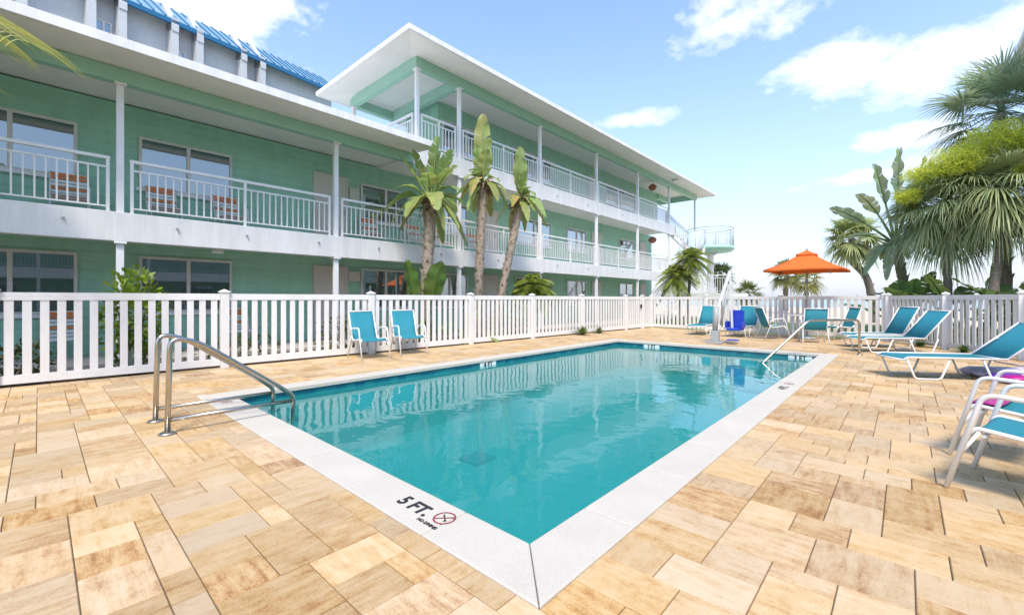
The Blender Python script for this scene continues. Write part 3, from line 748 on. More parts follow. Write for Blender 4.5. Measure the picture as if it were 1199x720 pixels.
fence('picket_fence', 'white picket fence on the right, behind the teal loungers and under the palms', RF, pitch=.158)

# ------------------------------------------------------------------ pool rails and lift
def hand_rail(x, label):
    t = thing('pool_handrail', label, 'handrail', (x, .77, 0), group='steel handrails at the near pool corner'); o = (x, .77, 0)
    pts = roundpath([(x, .77, .01), (x, .79, .86), (x, 1.0, .80), (x, 1.74, .25), (x, 1.84, .16), (x, 1.82, -.6)], .13, 7)
    MB().tube(pts, .0225, 12).build('top_rail', M['steel'], t, o)
    MB().tube([(x, .79, .125), (x, 1.835, .115)], .019, 10).build('lower_rail', M['steel'], t, o)
    MB().lathe([(.068, .004), (.068, .012), (.05, .022), (.025, .026)], (x, .77, 0), 20).build('base_plate', M['steel'], t, o)
hand_rail(-5.42, 'stainless pool handrail farther from the pool middle, nearest the picket fence')
hand_rail(-4.84, 'stainless pool handrail standing in front, nearer to the depth lettering')
t = thing('step_handrail', 'bent steel handrail over the steps at the far right pool corner', 'handrail', (-.73, 11.88, 0)); o = (-.73, 11.88, 0)
MB().tube(roundpath([(-.73, 11.88, .01), (-.73, 11.88, .75), (-1.5, 10.91, .75), (-2.2, 10.02, -.15), (-2.22, 10.0, -.5)], .12, 6), .024, 10).build('rail_tube', M['steel'], t, o)
MB().lathe([(.06, .004), (.06, .012), (.03, .024)], (-.73, 11.88, 0), 16).build('base_plate', M['steel'], t, o)

lx, ly_ = -3.79, 12.3
t = thing('pool_lift', 'white and grey pool lift with a royal blue seat at the far pool edge', 'pool lift', (lx, ly_, 0)); o = (lx, ly_, 0)
MB().box(lx - .17, lx + .17, ly_ - .2, ly_ + .2, .004, .05).box(lx - .1, lx + .1, ly_ - .1, ly_ + .1, .05, .34).build('base', M['grey_metal'], t, o, bevel=.015)
MB().tube([(lx, ly_, .34), (lx + .02, ly_, 1.0)], .07, 14).build('mast', M['grey_metal'], t, o)
MB().bar((lx + .02, ly_, .85), (lx + .30, ly_ + .25, 1.95), .06, .075).build('boom', M['white'], t, o, bevel=.012)
MB().tube([(lx + .12, ly_ + .05, .5), (lx + .28, ly_ + .2, 1.6)], .028, 8).build('actuator', M['grey_metal'], t, o)
MB().bar((lx + .30, ly_ + .25, 1.92), (lx + .34, ly_ + .32, .3), .05, .05).build('hanger', M['white'], t, o)
s_ = MB(); s_.box(lx + .24, lx + .60, ly_ + .42, ly_ + .48, .38, .90).box(lx + .24, lx + .60, ly_ + .1, ly_ + .418, .36, .42)
s_.box(lx + .21, lx + .238, ly_ + .1, ly_ + .45, .42, .6).box(lx + .602, lx + .63, ly_ + .1, ly_ + .45, .42, .6)
s_.build('seat', M['blue_seat'], t, o, bevel=.02)
MB().box(lx + .28, lx + .56, ly_ - .02, ly_ + .16, .1, .13).build('footrest', M['blue_seat'], t, o, bevel=.01)

# ------------------------------------------------------------------ deck furniture
def sling(mb, prof, w, n=6, sag=.012):
    """fabric stretched along a side profile (x, z), width w across y"""
    rows = []
    for i, (x, z) in enumerate(prof):
        rows.append([(x, -w / 2 + w * k / n, z - sag * math.sin(math.pi * k / n)) for k in range(n + 1)])
    mb.add([p for r in rows for p in r], [(i * (n + 1) + k, i * (n + 1) + k + 1, (i + 1) * (n + 1) + k + 1, (i + 1) * (n + 1) + k) for i in range(len(rows) - 1) for k in range(n)], True)
    return mb
def arm_chair(label, loc, rz, group):
    t = thing('sling_chair', label, 'chair', (*loc, 0), rz, group); r = .0135; tw = M['tube_white']
    prof = [(p.x, p.z) for p in roundpath([(.27, 0, .36), (.235, 0, .405), (-.19, 0, .355), (-.41, 0, .94)], .09, 5)]
    sling(MB(), prof, .51).build('sling', M['teal_sling'], t, solid=.004)
    f = MB()
    for y in (-.262, .262): f.tube([(x, y, z) for x, z in prof], r, 8)
    f.tube([(prof[-1][0], -.262, prof[-1][1]), (prof[-1][0], .262, prof[-1][1])], r, 8); f.tube([(-.13, -.262, .345), (-.13, .262, .345)], r, 8); f.tube([(.2, -.262, .362), (.2, .262, .362)], r * .8, 8)
    f.build('sling_frame', tw, t)
    for y in (-.295, .295):
        MB().tube(roundpath([(.36, y, .005), (.20, y, .625), (-.14, y, .605), (-.235, y, .48)], .07, 6), .0145, 8).build('armrest_leg', tw, t)
        MB().tube([(-.37, y, .005), (-.18, y * .93, .42), (-.14, y * .93, .36)], r, 8).build('rear_leg', tw, t)
        MB().tube([(.305, y, .22), (.22, y * .9, .385)], r * .8, 6).build('brace', tw, t)
    return t
def lounger(label, loc, rz, group, hinge=1.28, rise=.5, run=.62):
    t = thing('sun_lounger', label, 'sun lounger', (*loc, 0), rz, group); r = .014; tw = M['tube_white']; zs = .335; w = .60
    prof = [(-.02, zs - .035), (.06, zs), (hinge * .5, zs - .012), (hinge, zs)]
    back = [(hinge, zs), (hinge + run * .5, zs + rise * .5 - .012), (hinge + run, zs + rise)]
    s_ = MB(); sling(s_, prof, w, sag=.006); sling(s_, back, w, sag=.006); s_.build('sling', M['teal_sling'], t, solid=.004)
    f = MB()
    for y in (-w / 2 - .01, w / 2 + .01): f.tube([(-.02, y, zs - .04), (.05, y, zs)] + [(hinge, y, zs)], r, 8); f.tube([(hinge, y, zs + .004), (hinge + run, y, zs + rise)], r, 8)
    for x, z in ((-.02, zs - .04), (hinge, zs - .012), (hinge + run, zs + rise)): f.tube([(x, -w / 2 - .01, z), (x, w / 2 + .01, z)], r, 8)
    f.build('sling_frame', tw, t)
    for x0 in (.30, hinge - .02):
        for y in (-w / 2 + .005, w / 2 - .005):
            MB().tube(roundpath([(x0 - .27, y, zs - .01), (x0 - .15, y, .016), (x0 + .17, y, .016), (x0 + .29, y, zs - .01)], .05, 5), r, 8).build('leg', tw, t)
    MB().tube(roundpath([(hinge + run * .55, -w / 2, zs + rise * .55), (hinge + .26, -w / 2 + .03, zs - .10), (hinge + .26, w / 2 - .03, zs - .10), (hinge + run * .55, w / 2, zs + rise * .55)], .05, 5), r * .8, 8).build('back_support', tw, t)
    return t
GA = 'teal sling armchairs'
arm_chair('teal sling armchair by the picket fence, the one nearer the steel handrails', (-8.10, 4.55), R(-6), GA)
arm_chair('teal sling armchair by the picket fence, the one nearer the three palms', (-8.10, 5.50), R(-14), GA)
# around the table: angle the seats to its middle
TX, TY = -2.17, 15.45
for (x, y, lab) in ((-1.86, 14.36, 'teal armchair at the umbrella table with its back towards the pool'), (-2.95, 14.85, 'teal armchair seen side on, left of the umbrella table'),
                    (-1.42, 16.0, 'teal armchair seen side on, right of the umbrella table')):
    arm_chair(lab, (x, y), math.atan2(TY - y, TX - x), GA)
arm_chair('teal sling armchair at the right edge of the photo, nearest the camera', (.62, 4.08), R(164), GA)
arm_chair('teal sling armchair with a magenta towel over its seat, at the right edge', (.68, 4.93), R(164), GA)
GL = 'teal sun loungers'; la = math.atan2(.517, .855)
lounger('largest teal sun lounger on the right, head end raised towards the picket fence', (-.17, 8.93), la, GL)
lounger('teal sun lounger in the middle of the row beside the right picket fence', (-.85, 12.62), la + R(3), GL, hinge=1.2, rise=.6, run=.5)
lounger('teal sun lounger partly hidden behind another, nearest the umbrella table', (-1.08, 13.72), la + R(4), GL, hinge=1.05, rise=.66, run=.36)
lounger('teal sun lounger at the back fence, left of the pool lift', (-5.12, 14.65), R(90), GL, hinge=1.12, rise=.62, run=.4)
lounger('teal sun lounger at the back fence, right of the royal blue lift seat', (-3.98, 14.7), R(86), GL, hinge=1.12, rise=.62, run=.4)
# towel, raft
tw_ = MB(); ca, sa = math.cos(R(164)), math.sin(R(164))
prof = [(.282, .35), (.262, .405), (.20, .412), (.11, .405)]
tmp = MB(); sling(tmp, prof, .46, 8, .008)
o = tmp.build('beach_towel', M['magenta'], None, solid=.012); o.location = (.68, 4.93, .010); o.rotation_euler = (0, 0, R(164))
tag(o, 'magenta towel spread over the seat of a teal armchair', 'towel')
t = thing('pool_raft', 'inflatable pool raft in lilac, purple and magenta lying under a lounger back', 'pool raft', (1.42, 9.75, .004), R(33))
for name, mk, y0, y1, zz in (('pillow_tube', 'lilac', .32, .56, .135), ('body_tube', 'lilac', .10, .32, .11), ('body_tube', 'purple', -.10, .10, .105), ('side_tube', 'magenta', -.36, -.10, .11)):
    m = MB(); yc, hw = (y0 + y1) / 2, (y1 - y0) / 2
    m.tube([(-.62, yc, zz * .6), (-.6, yc, zz * .75), (-.5, yc, zz * .92), (.9, yc, zz * .92), (1.0, yc, zz * .75), (1.02, yc, zz * .6)], [.02, hw * .7, hw * .95, hw * .95, hw * .7, .02], 14)
    m.v = [(x, y, zz * .55 + (z - zz * .92) * min(1, zz * .55 / hw)) for x, y, z in m.v]
    m.build(name, M[mk], t)
# table and umbrella
t = thing('patio_table', 'round white patio table under the orange umbrella', 'table', (TX, TY, 0))
MB().lathe([(.02, .700), (.54, .700), (.56, .712), (.54, .724), (.02, .724)], (0, 0, 0), 36).build('tabletop', M['white'], t)
for k in range(4):
    a = R(45 + 90 * k); MB().tube([(.44 * math.cos(a), .44 * math.sin(a), .01), (.40 * math.cos(a), .40 * math.sin(a), .70)], .018, 8).build('leg', M['tube_white'], t)
t = thing('patio_umbrella', 'square orange patio umbrella with a vented top above the white table', 'umbrella', (TX, TY, 0), R(8.5) - R(0))
MB().lathe([(.22, .005), (.22, .05), (.1, .09), (.03, .1)], (0, 0, 0), 20).build('base', M['grey_metal'], t)
MB().tube([(0, 0, .05), (0, 0, 2.60)], .021, 10).build('pole', M['grey_metal'], t)
def canopy(mb, rad, z0, z1, r1, k=4, n=8, sag=.05, rot=0.0):
    for q in range(k):
        a0, a1 = rot + 2 * math.pi * q / k, rot + 2 * math.pi * (q + 1) / k; rows = []
        for i in range(n + 1):
            f = i / n; rr = r1 + (rad - r1) * f; z = z1 + (z0 - z1) * (f ** .92) - sag * math.sin(math.pi * f) * .6
            A, B = Vector((rr * math.cos(a0), rr * math.sin(a0), z)), Vector((rr * math.cos(a1), rr * math.sin(a1), z))
            rows.append([A.lerp(B, j / 6) - Vector((0, 0, sag * .5 * f * math.sin(math.pi * j / 6))) * -.6 for j in range(7)])
        rows.append([p - Vector((0, 0, .07)) for p in rows[-1]])
        mb.add([p for r in rows for p in r], [(i * 7 + j, i * 7 + j + 1, (i + 1) * 7 + j + 1, (i + 1) * 7 + j) for i in range(len(rows) - 1) for j in range(6)], True)
UR = math.atan2(.6736, .739) - R(8.5)
cn = MB(); canopy(cn, 1.30, 2.06, 2.54, .2, rot=UR); co = cn.build('canopy', M['orange'], t, solid=.004)
cv = MB(); canopy(cv, .33, 2.53, 2.66, .02, rot=UR, sag=.015); cv.build('vent', M['orange'], co, solid=.004)
MB().lathe([(.02, 2.64), (.03, 2.67), (.008, 2.72)], (0, 0, 0), 10).build('finial', M['grey_metal'], t)
for k in range(4):
    a = UR + k * math.pi / 2; d = Vector((math.cos(a), math.sin(a), 0))
    MB().bar(d * .03 + Vector((0, 0, 2.5)), d * 1.27 + Vector((0, 0, 2.02)), .014, .02).build('rib', M['grey_metal'], t)
MB().tube([Vector((math.cos(UR - 1.57), math.sin(UR - 1.57), 0)) * .95 + Vector((0, 0, z)) for z in (2.14, 1.9)], .012, 6).build('tie_strap', M['grey_metal'], t)

# strap chairs on the balcony and the walkway
def strap_chair(label, loc, rz):
    t = thing('strap_chair', label, 'chair', loc, rz, 'orange and white strap chairs outside the motel rooms')
    f = MB(); r = .014
    for y in (-.27, .27):
        f.tube(roundpath([(.30, y, .01), (.26, y, .60), (-.22, y, .60)], .06, 4), r, 6); f.tube([(.26, y, .38), (-.18, y, .34), (-.36, y, .92)], r, 6); f.tube([(-.34, y, .01), (-.12, y, .40)], r, 6)
    f.tube([(-.36, -.27, .92), (-.36, .27, .92)], r, 6); f.tube([(.26, -.27, .38), (.26, .27, .38)], r, 6)
    f.build('frame', M['tube_white'], t)
    wo, oo, ws_, os_ = MB(), MB(), MB(), MB()
    for k in range(8):
        a = (k + .5) / 8; x, z = -.18 - .18 * a, .34 + .58 * a; (oo if k in (7, 6, 3) else wo).box(x - .006 + .0, x + .006, -.268, .268, z - .024, z + .024)
    for k in range(7):
        a = (k + .5) / 7; x = .26 - .44 * a; (os_ if k in (0, 1, 4) else ws_).box(x - .022, x + .022, -.268, .268, .375 - .04 * a, .387 - .04 * a)
    wo.build('white_back_straps', M['tube_white'], t); oo.build('orange_back_straps', M['strap_orange'], t); ws_.build('white_seat_straps', M['tube_white'], t); os_.build('orange_seat_straps', M['strap_orange'], t)
    return t
first = None
for i, (x, y, z, lab) in enumerate(((-12.3, .42, 2.835, 'strap chair on the balcony at the far left, below the window cut by the frame'), (-12.3, 1.9, 2.835, 'strap chair on the balcony under the left half of the second window'),
        (-12.3, 3.2, 2.835, 'strap chair on the balcony under the right half of the second window'), (-12.3, 7.05, 2.835, 'strap chair on the balcony just right of the cream door'),
        (-12.3, 8.75, 2.835, 'strap chair on the balcony left of the first palm trunk'), (-12.3, 9.75, 2.835, 'strap chair on the balcony right of the first palm trunk'), (-12.3, 11.5, 2.835, 'strap chair on the balcony beside the second palm trunk'),
        (-12.3, .30, .025, 'strap chair on the ground floor walkway behind the leafy shrub, far left'), (-12.3, 3.4, .025, 'strap chair on the ground floor walkway behind the first fence post'))):
    if first is None: first = strap_chair(lab, (x, y, z), R(rnd(-6, 6)))
    else: dup(first, (x, y, z), R(rnd(-9, 9)), lab)

# ------------------------------------------------------------------ vegetation
rg = random.Random(3)
def tint(c, v=.18, warm=0.0):
    k = 1 + rg.uniform(-v, v); w = rg.uniform(0, warm)
    return (min(1, c[0] * k * (1 + w)), min(1, c[1] * k), min(1, c[2] * k * (1 - w * .4)))
def frame(d, roll=0.0):
    d = Vector(d).normalized(); s_ = d.cross(Vector((0, 0, 1)))
    s_ = s_.normalized() if s_.length > .05 else Vector((1, 0, 0)); n = s_.cross(d)
    if roll: q = Quaternion(d, roll); s_, n = q @ s_, q @ n
    return d, s_, n
def fan_leaf(mb, pm, base, d, pet, L, c, nb=24, droop=.35, spread=124, cup=.18):
    d, s_, n = frame(d, rg.uniform(-.35, .35)); base = Vector(base)
    hub = base + d * pet - Vector((0, 0, pet * .12))
    pm.tint = tint(c, .1); pm.tube([base, base + d * pet * .5, hub], [.022 * L, .014 * L, .011 * L], 4, False)
    for k in range(nb):
        a = R(-spread + 2 * spread * k / (nb - 1) + rg.uniform(-2, 2))
        u = d * math.cos(a) + s_ * math.sin(a); l = L * (1 - .32 * abs(a) / R(spread)) * rg.uniform(.9, 1.05)
        u = (u + n * cup * abs(math.sin(a))).normalized(); sd = n.cross(u).normalized()
        w = L * (.052 if nb < 30 else .019); mb.tint = tint(c, .2, .25); dz = droop * rg.uniform(.6, 1.3); lf, rt = [], []
        for f, ww in ((.04, .25), (.35, .95), (.68, .62), (.88, .3), (1, .03)):
            p = hub + u * l * f * (1 - .16 * f * dz) - Vector((0, 0, l * dz * f ** 2.4)); lf.append(p - sd * w * ww); rt.append(p + sd * w * ww)
        mb.strip(lf, rt)
def feather(mb, pm, base, d, L, c, n=30, w=.34, droop=.5, ll=.028):
    d, s_, nn = frame(d, rg.uniform(-.3, .3)); base = Vector(base)
    pts = [base + d * L * f - Vector((0, 0, L * droop * f ** 2)) for f in [i / 12 for i in range(13)]]
    pm.tint = tint(c, .1); pm.tube(pts, [.016 * (1 - .8 * i / 12) * max(.5, L) for i in range(13)], 4, False)
    for k in range(n):
        f = .14 + .85 * k / (n - 1); i = min(11, int(f * 12)); p = pts[i].lerp(pts[i + 1], f * 12 - i); ax = (pts[i + 1] - pts[i]).normalized()
        for sg in (-1, 1):
            side = s_ * sg; l = w * L * (math.sin(math.pi * (.15 + .8 * f)) ** .7) * rg.uniform(.85, 1.1); mb.tint = tint(c, .22, .3)
            u = (side * .8 + ax * .62 + nn * .25).normalized(); e = u.cross(nn).normalized(); lf, rt = [], []
            for g_, ww in ((0, .5), (.4, 1), (.75, .7), (1, .05)):
                q = p + u * l * g_ - Vector((0, 0, l * .45 * g_ ** 2)); lf.append(q - e * ll * ww * .5); rt.append(q + e * ll * ww * .5)
            mb.strip(lf, rt)
def paddle(mb, pm, base, d, pet, L, W_, c, droop=.3, torn=.35, n=18, roll=None, fold=.3):
    """banana / bird-of-paradise leaf: stalk, midrib and two torn half blades"""
    d, s_, nn = frame(d, rg.uniform(-.5, .5) if roll is None else roll); base = Vector(base)
    N_ = n; tot = pet + L
    P = lambda q: base + d * tot * q - Vector((0, 0, tot * droop * q ** 2.3))
    pm.tint = tint((c[0] * 1.15, c[1] * 1.1, c[2]), .08); pm.tube([P(i / 10) for i in range(11)], [.028 * (1 - .85 * i / 10) * (tot ** .6) for i in range(11)], 5, False)
    q0 = pet / tot
    for sg in (-1, 1):
        k = 0; base_t = tint(c, .15, .25); ph = rg.uniform(0, 6)
        while k < N_:
            span = rg.choice((1, 1, 2)) if rg.random() < torn else rg.randint(3, 8)
            k2 = min(N_, k + span); sag = rg.uniform(-.05, .25 if span < 2 else .12); mb.tint = tuple(x * rg.uniform(.9, 1.1) for x in base_t); rows = []
            for i in range(k, k2 + 1):
                f = i / N_; ff = min(max(f, .001), .999)
                p = P(q0 + (1 - q0) * ff); wv = rg.uniform(.88, 1.06) * W_ * .5 * (math.sin(math.pi * ff ** .8) ** .55) * (1 if i not in (k, k2) or span > 2 else .97)
                shift = .018 * L * (1 if i == k else -1 if i == k2 else 0) * rg.uniform(.0, .6) * (torn > .1)
                ax = (P(min(1, q0 + (1 - q0) * ff + .02)) - P(q0 + (1 - q0) * ff)).normalized()
                row = []
                for g_ in (0, .35, .7, 1):
                    row.append(p + nn * (.022 * L * g_ * math.sin(f * 19 + ph + g_ * 2)) + s_ * sg * wv * g_ * math.cos(fold) + nn * wv * math.sin(fold) * g_ * (1 - .4 * g_) + ax * (shift * g_ + .10 * L * g_ * g_ * .6) - Vector((0, 0, wv * sag * g_ ** 2)))
                rows.append(row)
            mb.add([p for r in rows for p in r], [(i * 4 + j, i * 4 + j + 1, (i + 1) * 4 + j + 1, (i + 1) * 4 + j) for i in range(len(rows) - 1) for j in range(3)], True)
            k = k2
def trunk(pts, r0, r1, m, parent, origin, boots=0, n=10):
    pts = [Vector(p) for p in pts]; k = len(pts)
    fine = []
    for i in range(k - 1):
        for j in range(10): fine.append(pts[i].lerp(pts[i + 1], j / 10))
    fine.append(pts[-1]); q = len(fine); sm = fine[:]
    for _ in range(12): sm = [sm[0]] + [(sm[i - 1] + sm[i] * 2 + sm[i + 1]) / 4 for i in range(1, q - 1)] + [sm[-1]]
    mb = MB(); mb.tube(sm, [(r0 + (r1 - r0) * i / q) * (1 + rg.uniform(-.09, .09)) for i in range(q)], 12)
    for b in range(boots):
        f = rg.uniform(.15, .98) if boots < 60 else (b + .5) / boots; i = min(q - 2, int(f * (q - 1))); p = sm[i]; a = b * 2.4; rr = r0 + (r1 - r0) * f
        d = Vector((math.cos(a), math.sin(a), 0)); s_ = Vector((-d.y, d.x, 0)); u = Vector((0, 0, 1)); w = rr * .45; h = rr * rg.uniform(.7, 1.3)
        mb.add([p + d * rr * .75 - s_ * w - u * h * .3, p + d * rr * .75 + s_ * w - u * h * .3, p + d * rr * rg.uniform(1.2, 1.5) + s_ * w * .3 + u * h, p + d * rr * 1.25 - s_ * w * .4 + u * h * .95, p + d * rr * .8 + u * h * .4],
               [(0, 1, 2, 3), (1, 4, 2), (0, 3, 4), (3, 2, 4)])
    mb.build('trunk', m, parent, origin); return sm
GR, DK, YG, OL = (.23, .32, .11), (.11, .19, .07), (.62, .74, .09), (.26, .29, .08)
def fan_palm(label, base, pts, r, L, n, c=GR, elev=(-50, 75), droop=.45, nb=24, plume=None, m='trunk', boots=40, group='fan palms', dead=0, pet=.75):
    t = thing('fan_palm', label, 'palm tree', base, group=group); o = base
    top = trunk([base] + pts, r, r * .82, M[m], t, o, boots)[-1]
    lf, pm, dr = MB(), MB(), MB()
    for k in range(n):
        f = (k + .5) / n; az = k * 2.39996 + rg.uniform(-.2, .2); el = R(elev[1] + (elev[0] - elev[1]) * f + rg.uniform(-8, 8))
        d = (math.cos(az) * math.cos(el), math.sin(az) * math.cos(el), math.sin(el))
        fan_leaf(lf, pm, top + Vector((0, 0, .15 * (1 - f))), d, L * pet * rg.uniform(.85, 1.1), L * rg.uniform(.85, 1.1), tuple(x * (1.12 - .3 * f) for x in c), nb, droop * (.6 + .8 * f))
    for k in range(dead):
        az = rg.uniform(0, 6.3); d = (math.cos(az) * .35, math.sin(az) * .35, -.9); fan_leaf(dr, dr, top - Vector((0, 0, .1)), d, L * .4, L * .7, (.28, .19, .10), 12, .2, 60)
    lf.build('crown', M['leaf'], t, o); pm.build('leaf_stalks', M['leaf'], t, o)
    if dead: dr.build('dead_fronds', M['dry'], t, o)
    if plume:
        pl = MB()
        for (c0, rad, cnt) in plume:
            c0 = Vector(c0); rad = Vector(rad)
            for _ in range(cnt):
                while True:
                    q = Vector((rg.uniform(-1, 1), rg.uniform(-1, 1), rg.uniform(-1, 1)))
                    if q.length < 1: break
                p = c0 + Vector((q.x * rad.x, q.y * rad.y, q.z * rad.z)); pl.tint = tint(YG, .3, .3)
                for _j in range(3):
                    d = Vector((rg.gauss(0, 1), rg.gauss(0, 1), rg.gauss(.1, 1))).normalized(); s_ = d.orthogonal().normalized() * rg.uniform(.004, .009); l = rg.uniform(.07, .22)
                    pl.strip([p - s_ * .4, p + d * l * .5 - s_, p + d * l], [p + s_ * .4, p + d * l * .5 + s_, p + d * l + s_ * .2])
        pl.build('flower_plume', M['leaf'], t, o)
    return t
def feather_palm(label, base, pts, r, L, n, c=GR, elev=(-25, 80), droop=.55, nl=30, w=.3, name='date_palm', group=None, extra=(), m='trunk'):
    t = thing(name, label, 'palm tree', base, group=group); o = base
    tops = [trunk([base] + pts, r, r * .85, M[m], t, o, 20)[-1]]
    for b, p in extra: tops.append(trunk([b] + p, r * .85, r * .7, M[m], t, o, 15)[-1])
    lf, pm = MB(), MB()
    for top in tops:
        for k in range(n):
            f = (k + .5) / n; az = k * 2.39996 + rg.uniform(-.2, .2); el = R(elev[1] + (elev[0] - elev[1]) * f + rg.uniform(-6, 6))
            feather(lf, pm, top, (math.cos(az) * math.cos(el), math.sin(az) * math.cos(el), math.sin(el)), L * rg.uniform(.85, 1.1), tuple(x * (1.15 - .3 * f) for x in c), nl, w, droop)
    lf.build('crown', M['leaf'], t, o); pm.build('leaf_stalks', M['leaf'], t, o); return t
def cam_right(): return Vector((.7391, .6736, 0))
CR, CF = Vector((.7391, .6736, 0)), Vector((-.6736, .7391, 0))
def paddle_plant(name, label, base, leaves, cat='plant', tr=None, group=None, c=GR, dead=0, torn=.35):
    """leaves: (lean across the picture, towards camera, up, petiole, blade, width, droop, roll)"""
    t = thing(name, label, cat, base, group=group); o = Vector(base); top = o
    if tr: top = trunk([base] + tr[0], tr[1], tr[2], M[tr[3]], t, o, tr[4])[-1]
    for (a, b, u, pet, L, W_, dp_, rl) in leaves:
        d = CR * a - CF * b + Vector((0, 0, u)); lf = MB(); paddle(lf, lf, top, d, pet, L, W_, c, dp_, torn, roll=rl); lf.build('leaf', M['leaf'], t, o)
    for k in range(max(0, dead // 8)):
        az = k * 2.4 + .3; d = Vector((math.cos(az), math.sin(az), rg.uniform(.15, .9))); lf = MB()
        paddle(lf, lf, top - Vector((0, 0, .05)), d, .28, rg.uniform(.6, .95), rg.uniform(.28, .4), rg.choice(((.36, .36, .12), (.30, .38, .12), (.30, .36, .12))), rg.uniform(.85, 1.25), .5); lf.build('leaf', M['leaf'], t, o)
    if dead:
        dr = MB()
        for k in range(dead):
            az = rg.uniform(0, 6.3); dr.tint = tint((.20, .12, .07), .35)
            p0 = top + Vector((math.cos(az) * .1, math.sin(az) * .1, rg.uniform(-.35, .15))); d = Vector((math.cos(az), math.sin(az), rg.uniform(-.6, .9))).normalized(); l = rg.uniform(.2, .42)
            s_ = d.orthogonal().normalized() * .035
            dr.strip([p0 - s_, p0 + d * l * .5 - s_, p0 + d * l - Vector((0, 0, .1))], [p0 + s_, p0 + d * l * .5 + s_ * .8, p0 + d * l + s_ * .2 - Vector((0, 0, .14))])
        dr.build('dry_husks', M['dry'], t, o)
    return t
def shrub(name, label, base, ell, n, c, leaf=(.10, .04), stems=5, cat='shrub', group=None, upward=0.4):
    t = thing(name, label, cat, base, group=group); o = Vector(base); st, lf = MB(), MB()
    cen = o + Vector((0, 0, ell[2]))
    for k in range(stems):
        a = k * 2.4; st.tint = (.2, .15, .1); tip = cen + Vector((math.cos(a) * ell[0] * .6, math.sin(a) * ell[1] * .6, ell[2] * .5))
        st.tube(bez(o + Vector((math.cos(a) * .04, math.sin(a) * .04, 0)), (o + tip) / 2 + Vector((0, 0, .1)), tip, 5), [.014, .013, .012, .01, .008, .005], 5)
    for _ in range(n):
        while True:
            q = Vector((rg.uniform(-1, 1), rg.uniform(-1, 1), rg.uniform(-1, 1)))
            if .2 < q.length < 1: break
        p = cen + Vector((q.x * ell[0], q.y * ell[1], q.z * ell[2])); lf.tint = tint(c, .35, .3)
        d = (q.normalized() + Vector((rg.gauss(0, .6), rg.gauss(0, .6), upward + rg.gauss(0, .5)))).normalized(); s_ = d.cross(Vector((rg.gauss(0, .4), rg.gauss(0, .4), 1))).normalized(); l = leaf[0] * rg.uniform(.6, 1.3); w = leaf[1] * rg.uniform(.7, 1.2)
        lf.strip([p, p + d * l * .45 - s_ * w, p + d * l - Vector((0, 0, l * .2))], [p, p + d * l * .45 + s_ * w, p + d * l - Vector((0, 0, l * .2))])
    st.build('stems', M['dry'], t, o); lf.build('foliage', M['leaf'], t, o); return t

# three bird-of-paradise palms in front of the motel (leaves: across, towards camera, up, stalk, blade, width, droop, roll)
G3 = 'bird of paradise palms in front of the motel'
GB = (.30, .42, .14)
paddle_plant('bird_of_paradise_tree', 'bird of paradise palm with a spreading crown, the left of three before the motel', (-9.9, 7.35, 0),
    [(.42, .15, 1, .45, 1.2, .55, .1, -.2), (-.3, .1, 1, .45, 1.15, .5, .1, .3), (-.65, .4, .7, .35, 1.1, .5, .55, -.2), (.7, .5, .75, .35, 1.1, .5, .55, .3), (.05, .6, .9, .35, .9, .5, .35, .1), (.15, .2, 1, .5, 1.3, .55, .05, .4), (-.5, .3, .9, .5, 1.1, .5, .15, -.6), (.5, .4, .8, .5, 1.15, .55, .3, .3), (-.9, .2, .5, .4, 1.1, .5, .75, .2), (.95, .2, .45, .4, 1.1, .5, .8, -.3), (.3, .9, .5, .4, 1.0, .5, .8, .1), (-.4, .9, .4, .3, .9, .45, .9, .2), (-.3, -.8, .7, .4, 1.1, .5, .5, 0), (.4, -.8, .6, .4, 1.1, .5, .6, 0), (-.75, .5, .2, .3, .9, .4, .9, .5), (.8, .6, .1, .3, .8, .4, .9, -.4)],
    'palm tree', ([(-9.9, 7.25, 1.4), (-9.9, 7.4, 2.7), (-9.9, 7.45, 3.95)], .125, .165, 'trunk', 70), G3, GB, 56, .35)
paddle_plant('bird_of_paradise_tree', 'bird of paradise palm with one tall upright leaf, the middle of three before the motel', (-9.9, 9.25, 0),
    [(.12, .25, 1, .2, .95, .5, .12, -.3), (-.14, .2, 1, .2, 1.05, .5, .1, .4), (-.35, .4, .8, .2, .8, .42, .5, .2), (.0, .1, 1, .35, 1.75, .62, .02, .15), (-.35, .5, .55, .3, .8, .42, .7, .4), (-.6, .1, .1, .2, .9, .38, .9, .2), (.45, .4, .5, .3, .6, .35, .7, -.4), (-.1, -.6, .8, .3, .9, .4, .5, 0), (-.3, .6, -.3, .1, .9, .3, .6, .2)],
    'palm tree', ([(-9.9, 9.3, 1.5), (-9.9, 9.4, 3.3), (-9.9, 9.5, 4.85)], .125, .14, 'trunk', 80), G3, GB, 60, .35)
paddle_plant('bird_of_paradise_tree', 'leaning bird of paradise palm, the right of three before the motel', (-9.9, 10.1, 0),
    [(.14, .25, 1, .2, .95, .48, .12, .3), (-.12, .2, 1, .2, .85, .45, .12, -.4), (.3, .4, .8, .2, .85, .42, .5, .2), (-.02, .1, 1, .25, 1.6, .58, .04, -.2), (.35, .4, .2, .2, 1.1, .4, .9, .3), (.3, .3, .6, .25, .9, .42, .75, -.4), (-.4, .3, .5, .2, .6, .35, .7, .4), (.2, -.5, .7, .3, .9, .4, .6, 0), (.15, .6, -.1, .1, .9, .32, .7, .2)],
    'palm tree', ([(-9.9, 10.35, 1.4), (-9.9, 10.9, 3.2), (-9.9, 11.3, 4.6)], .12, .13, 'trunk', 80), G3, GB, 56, .35)
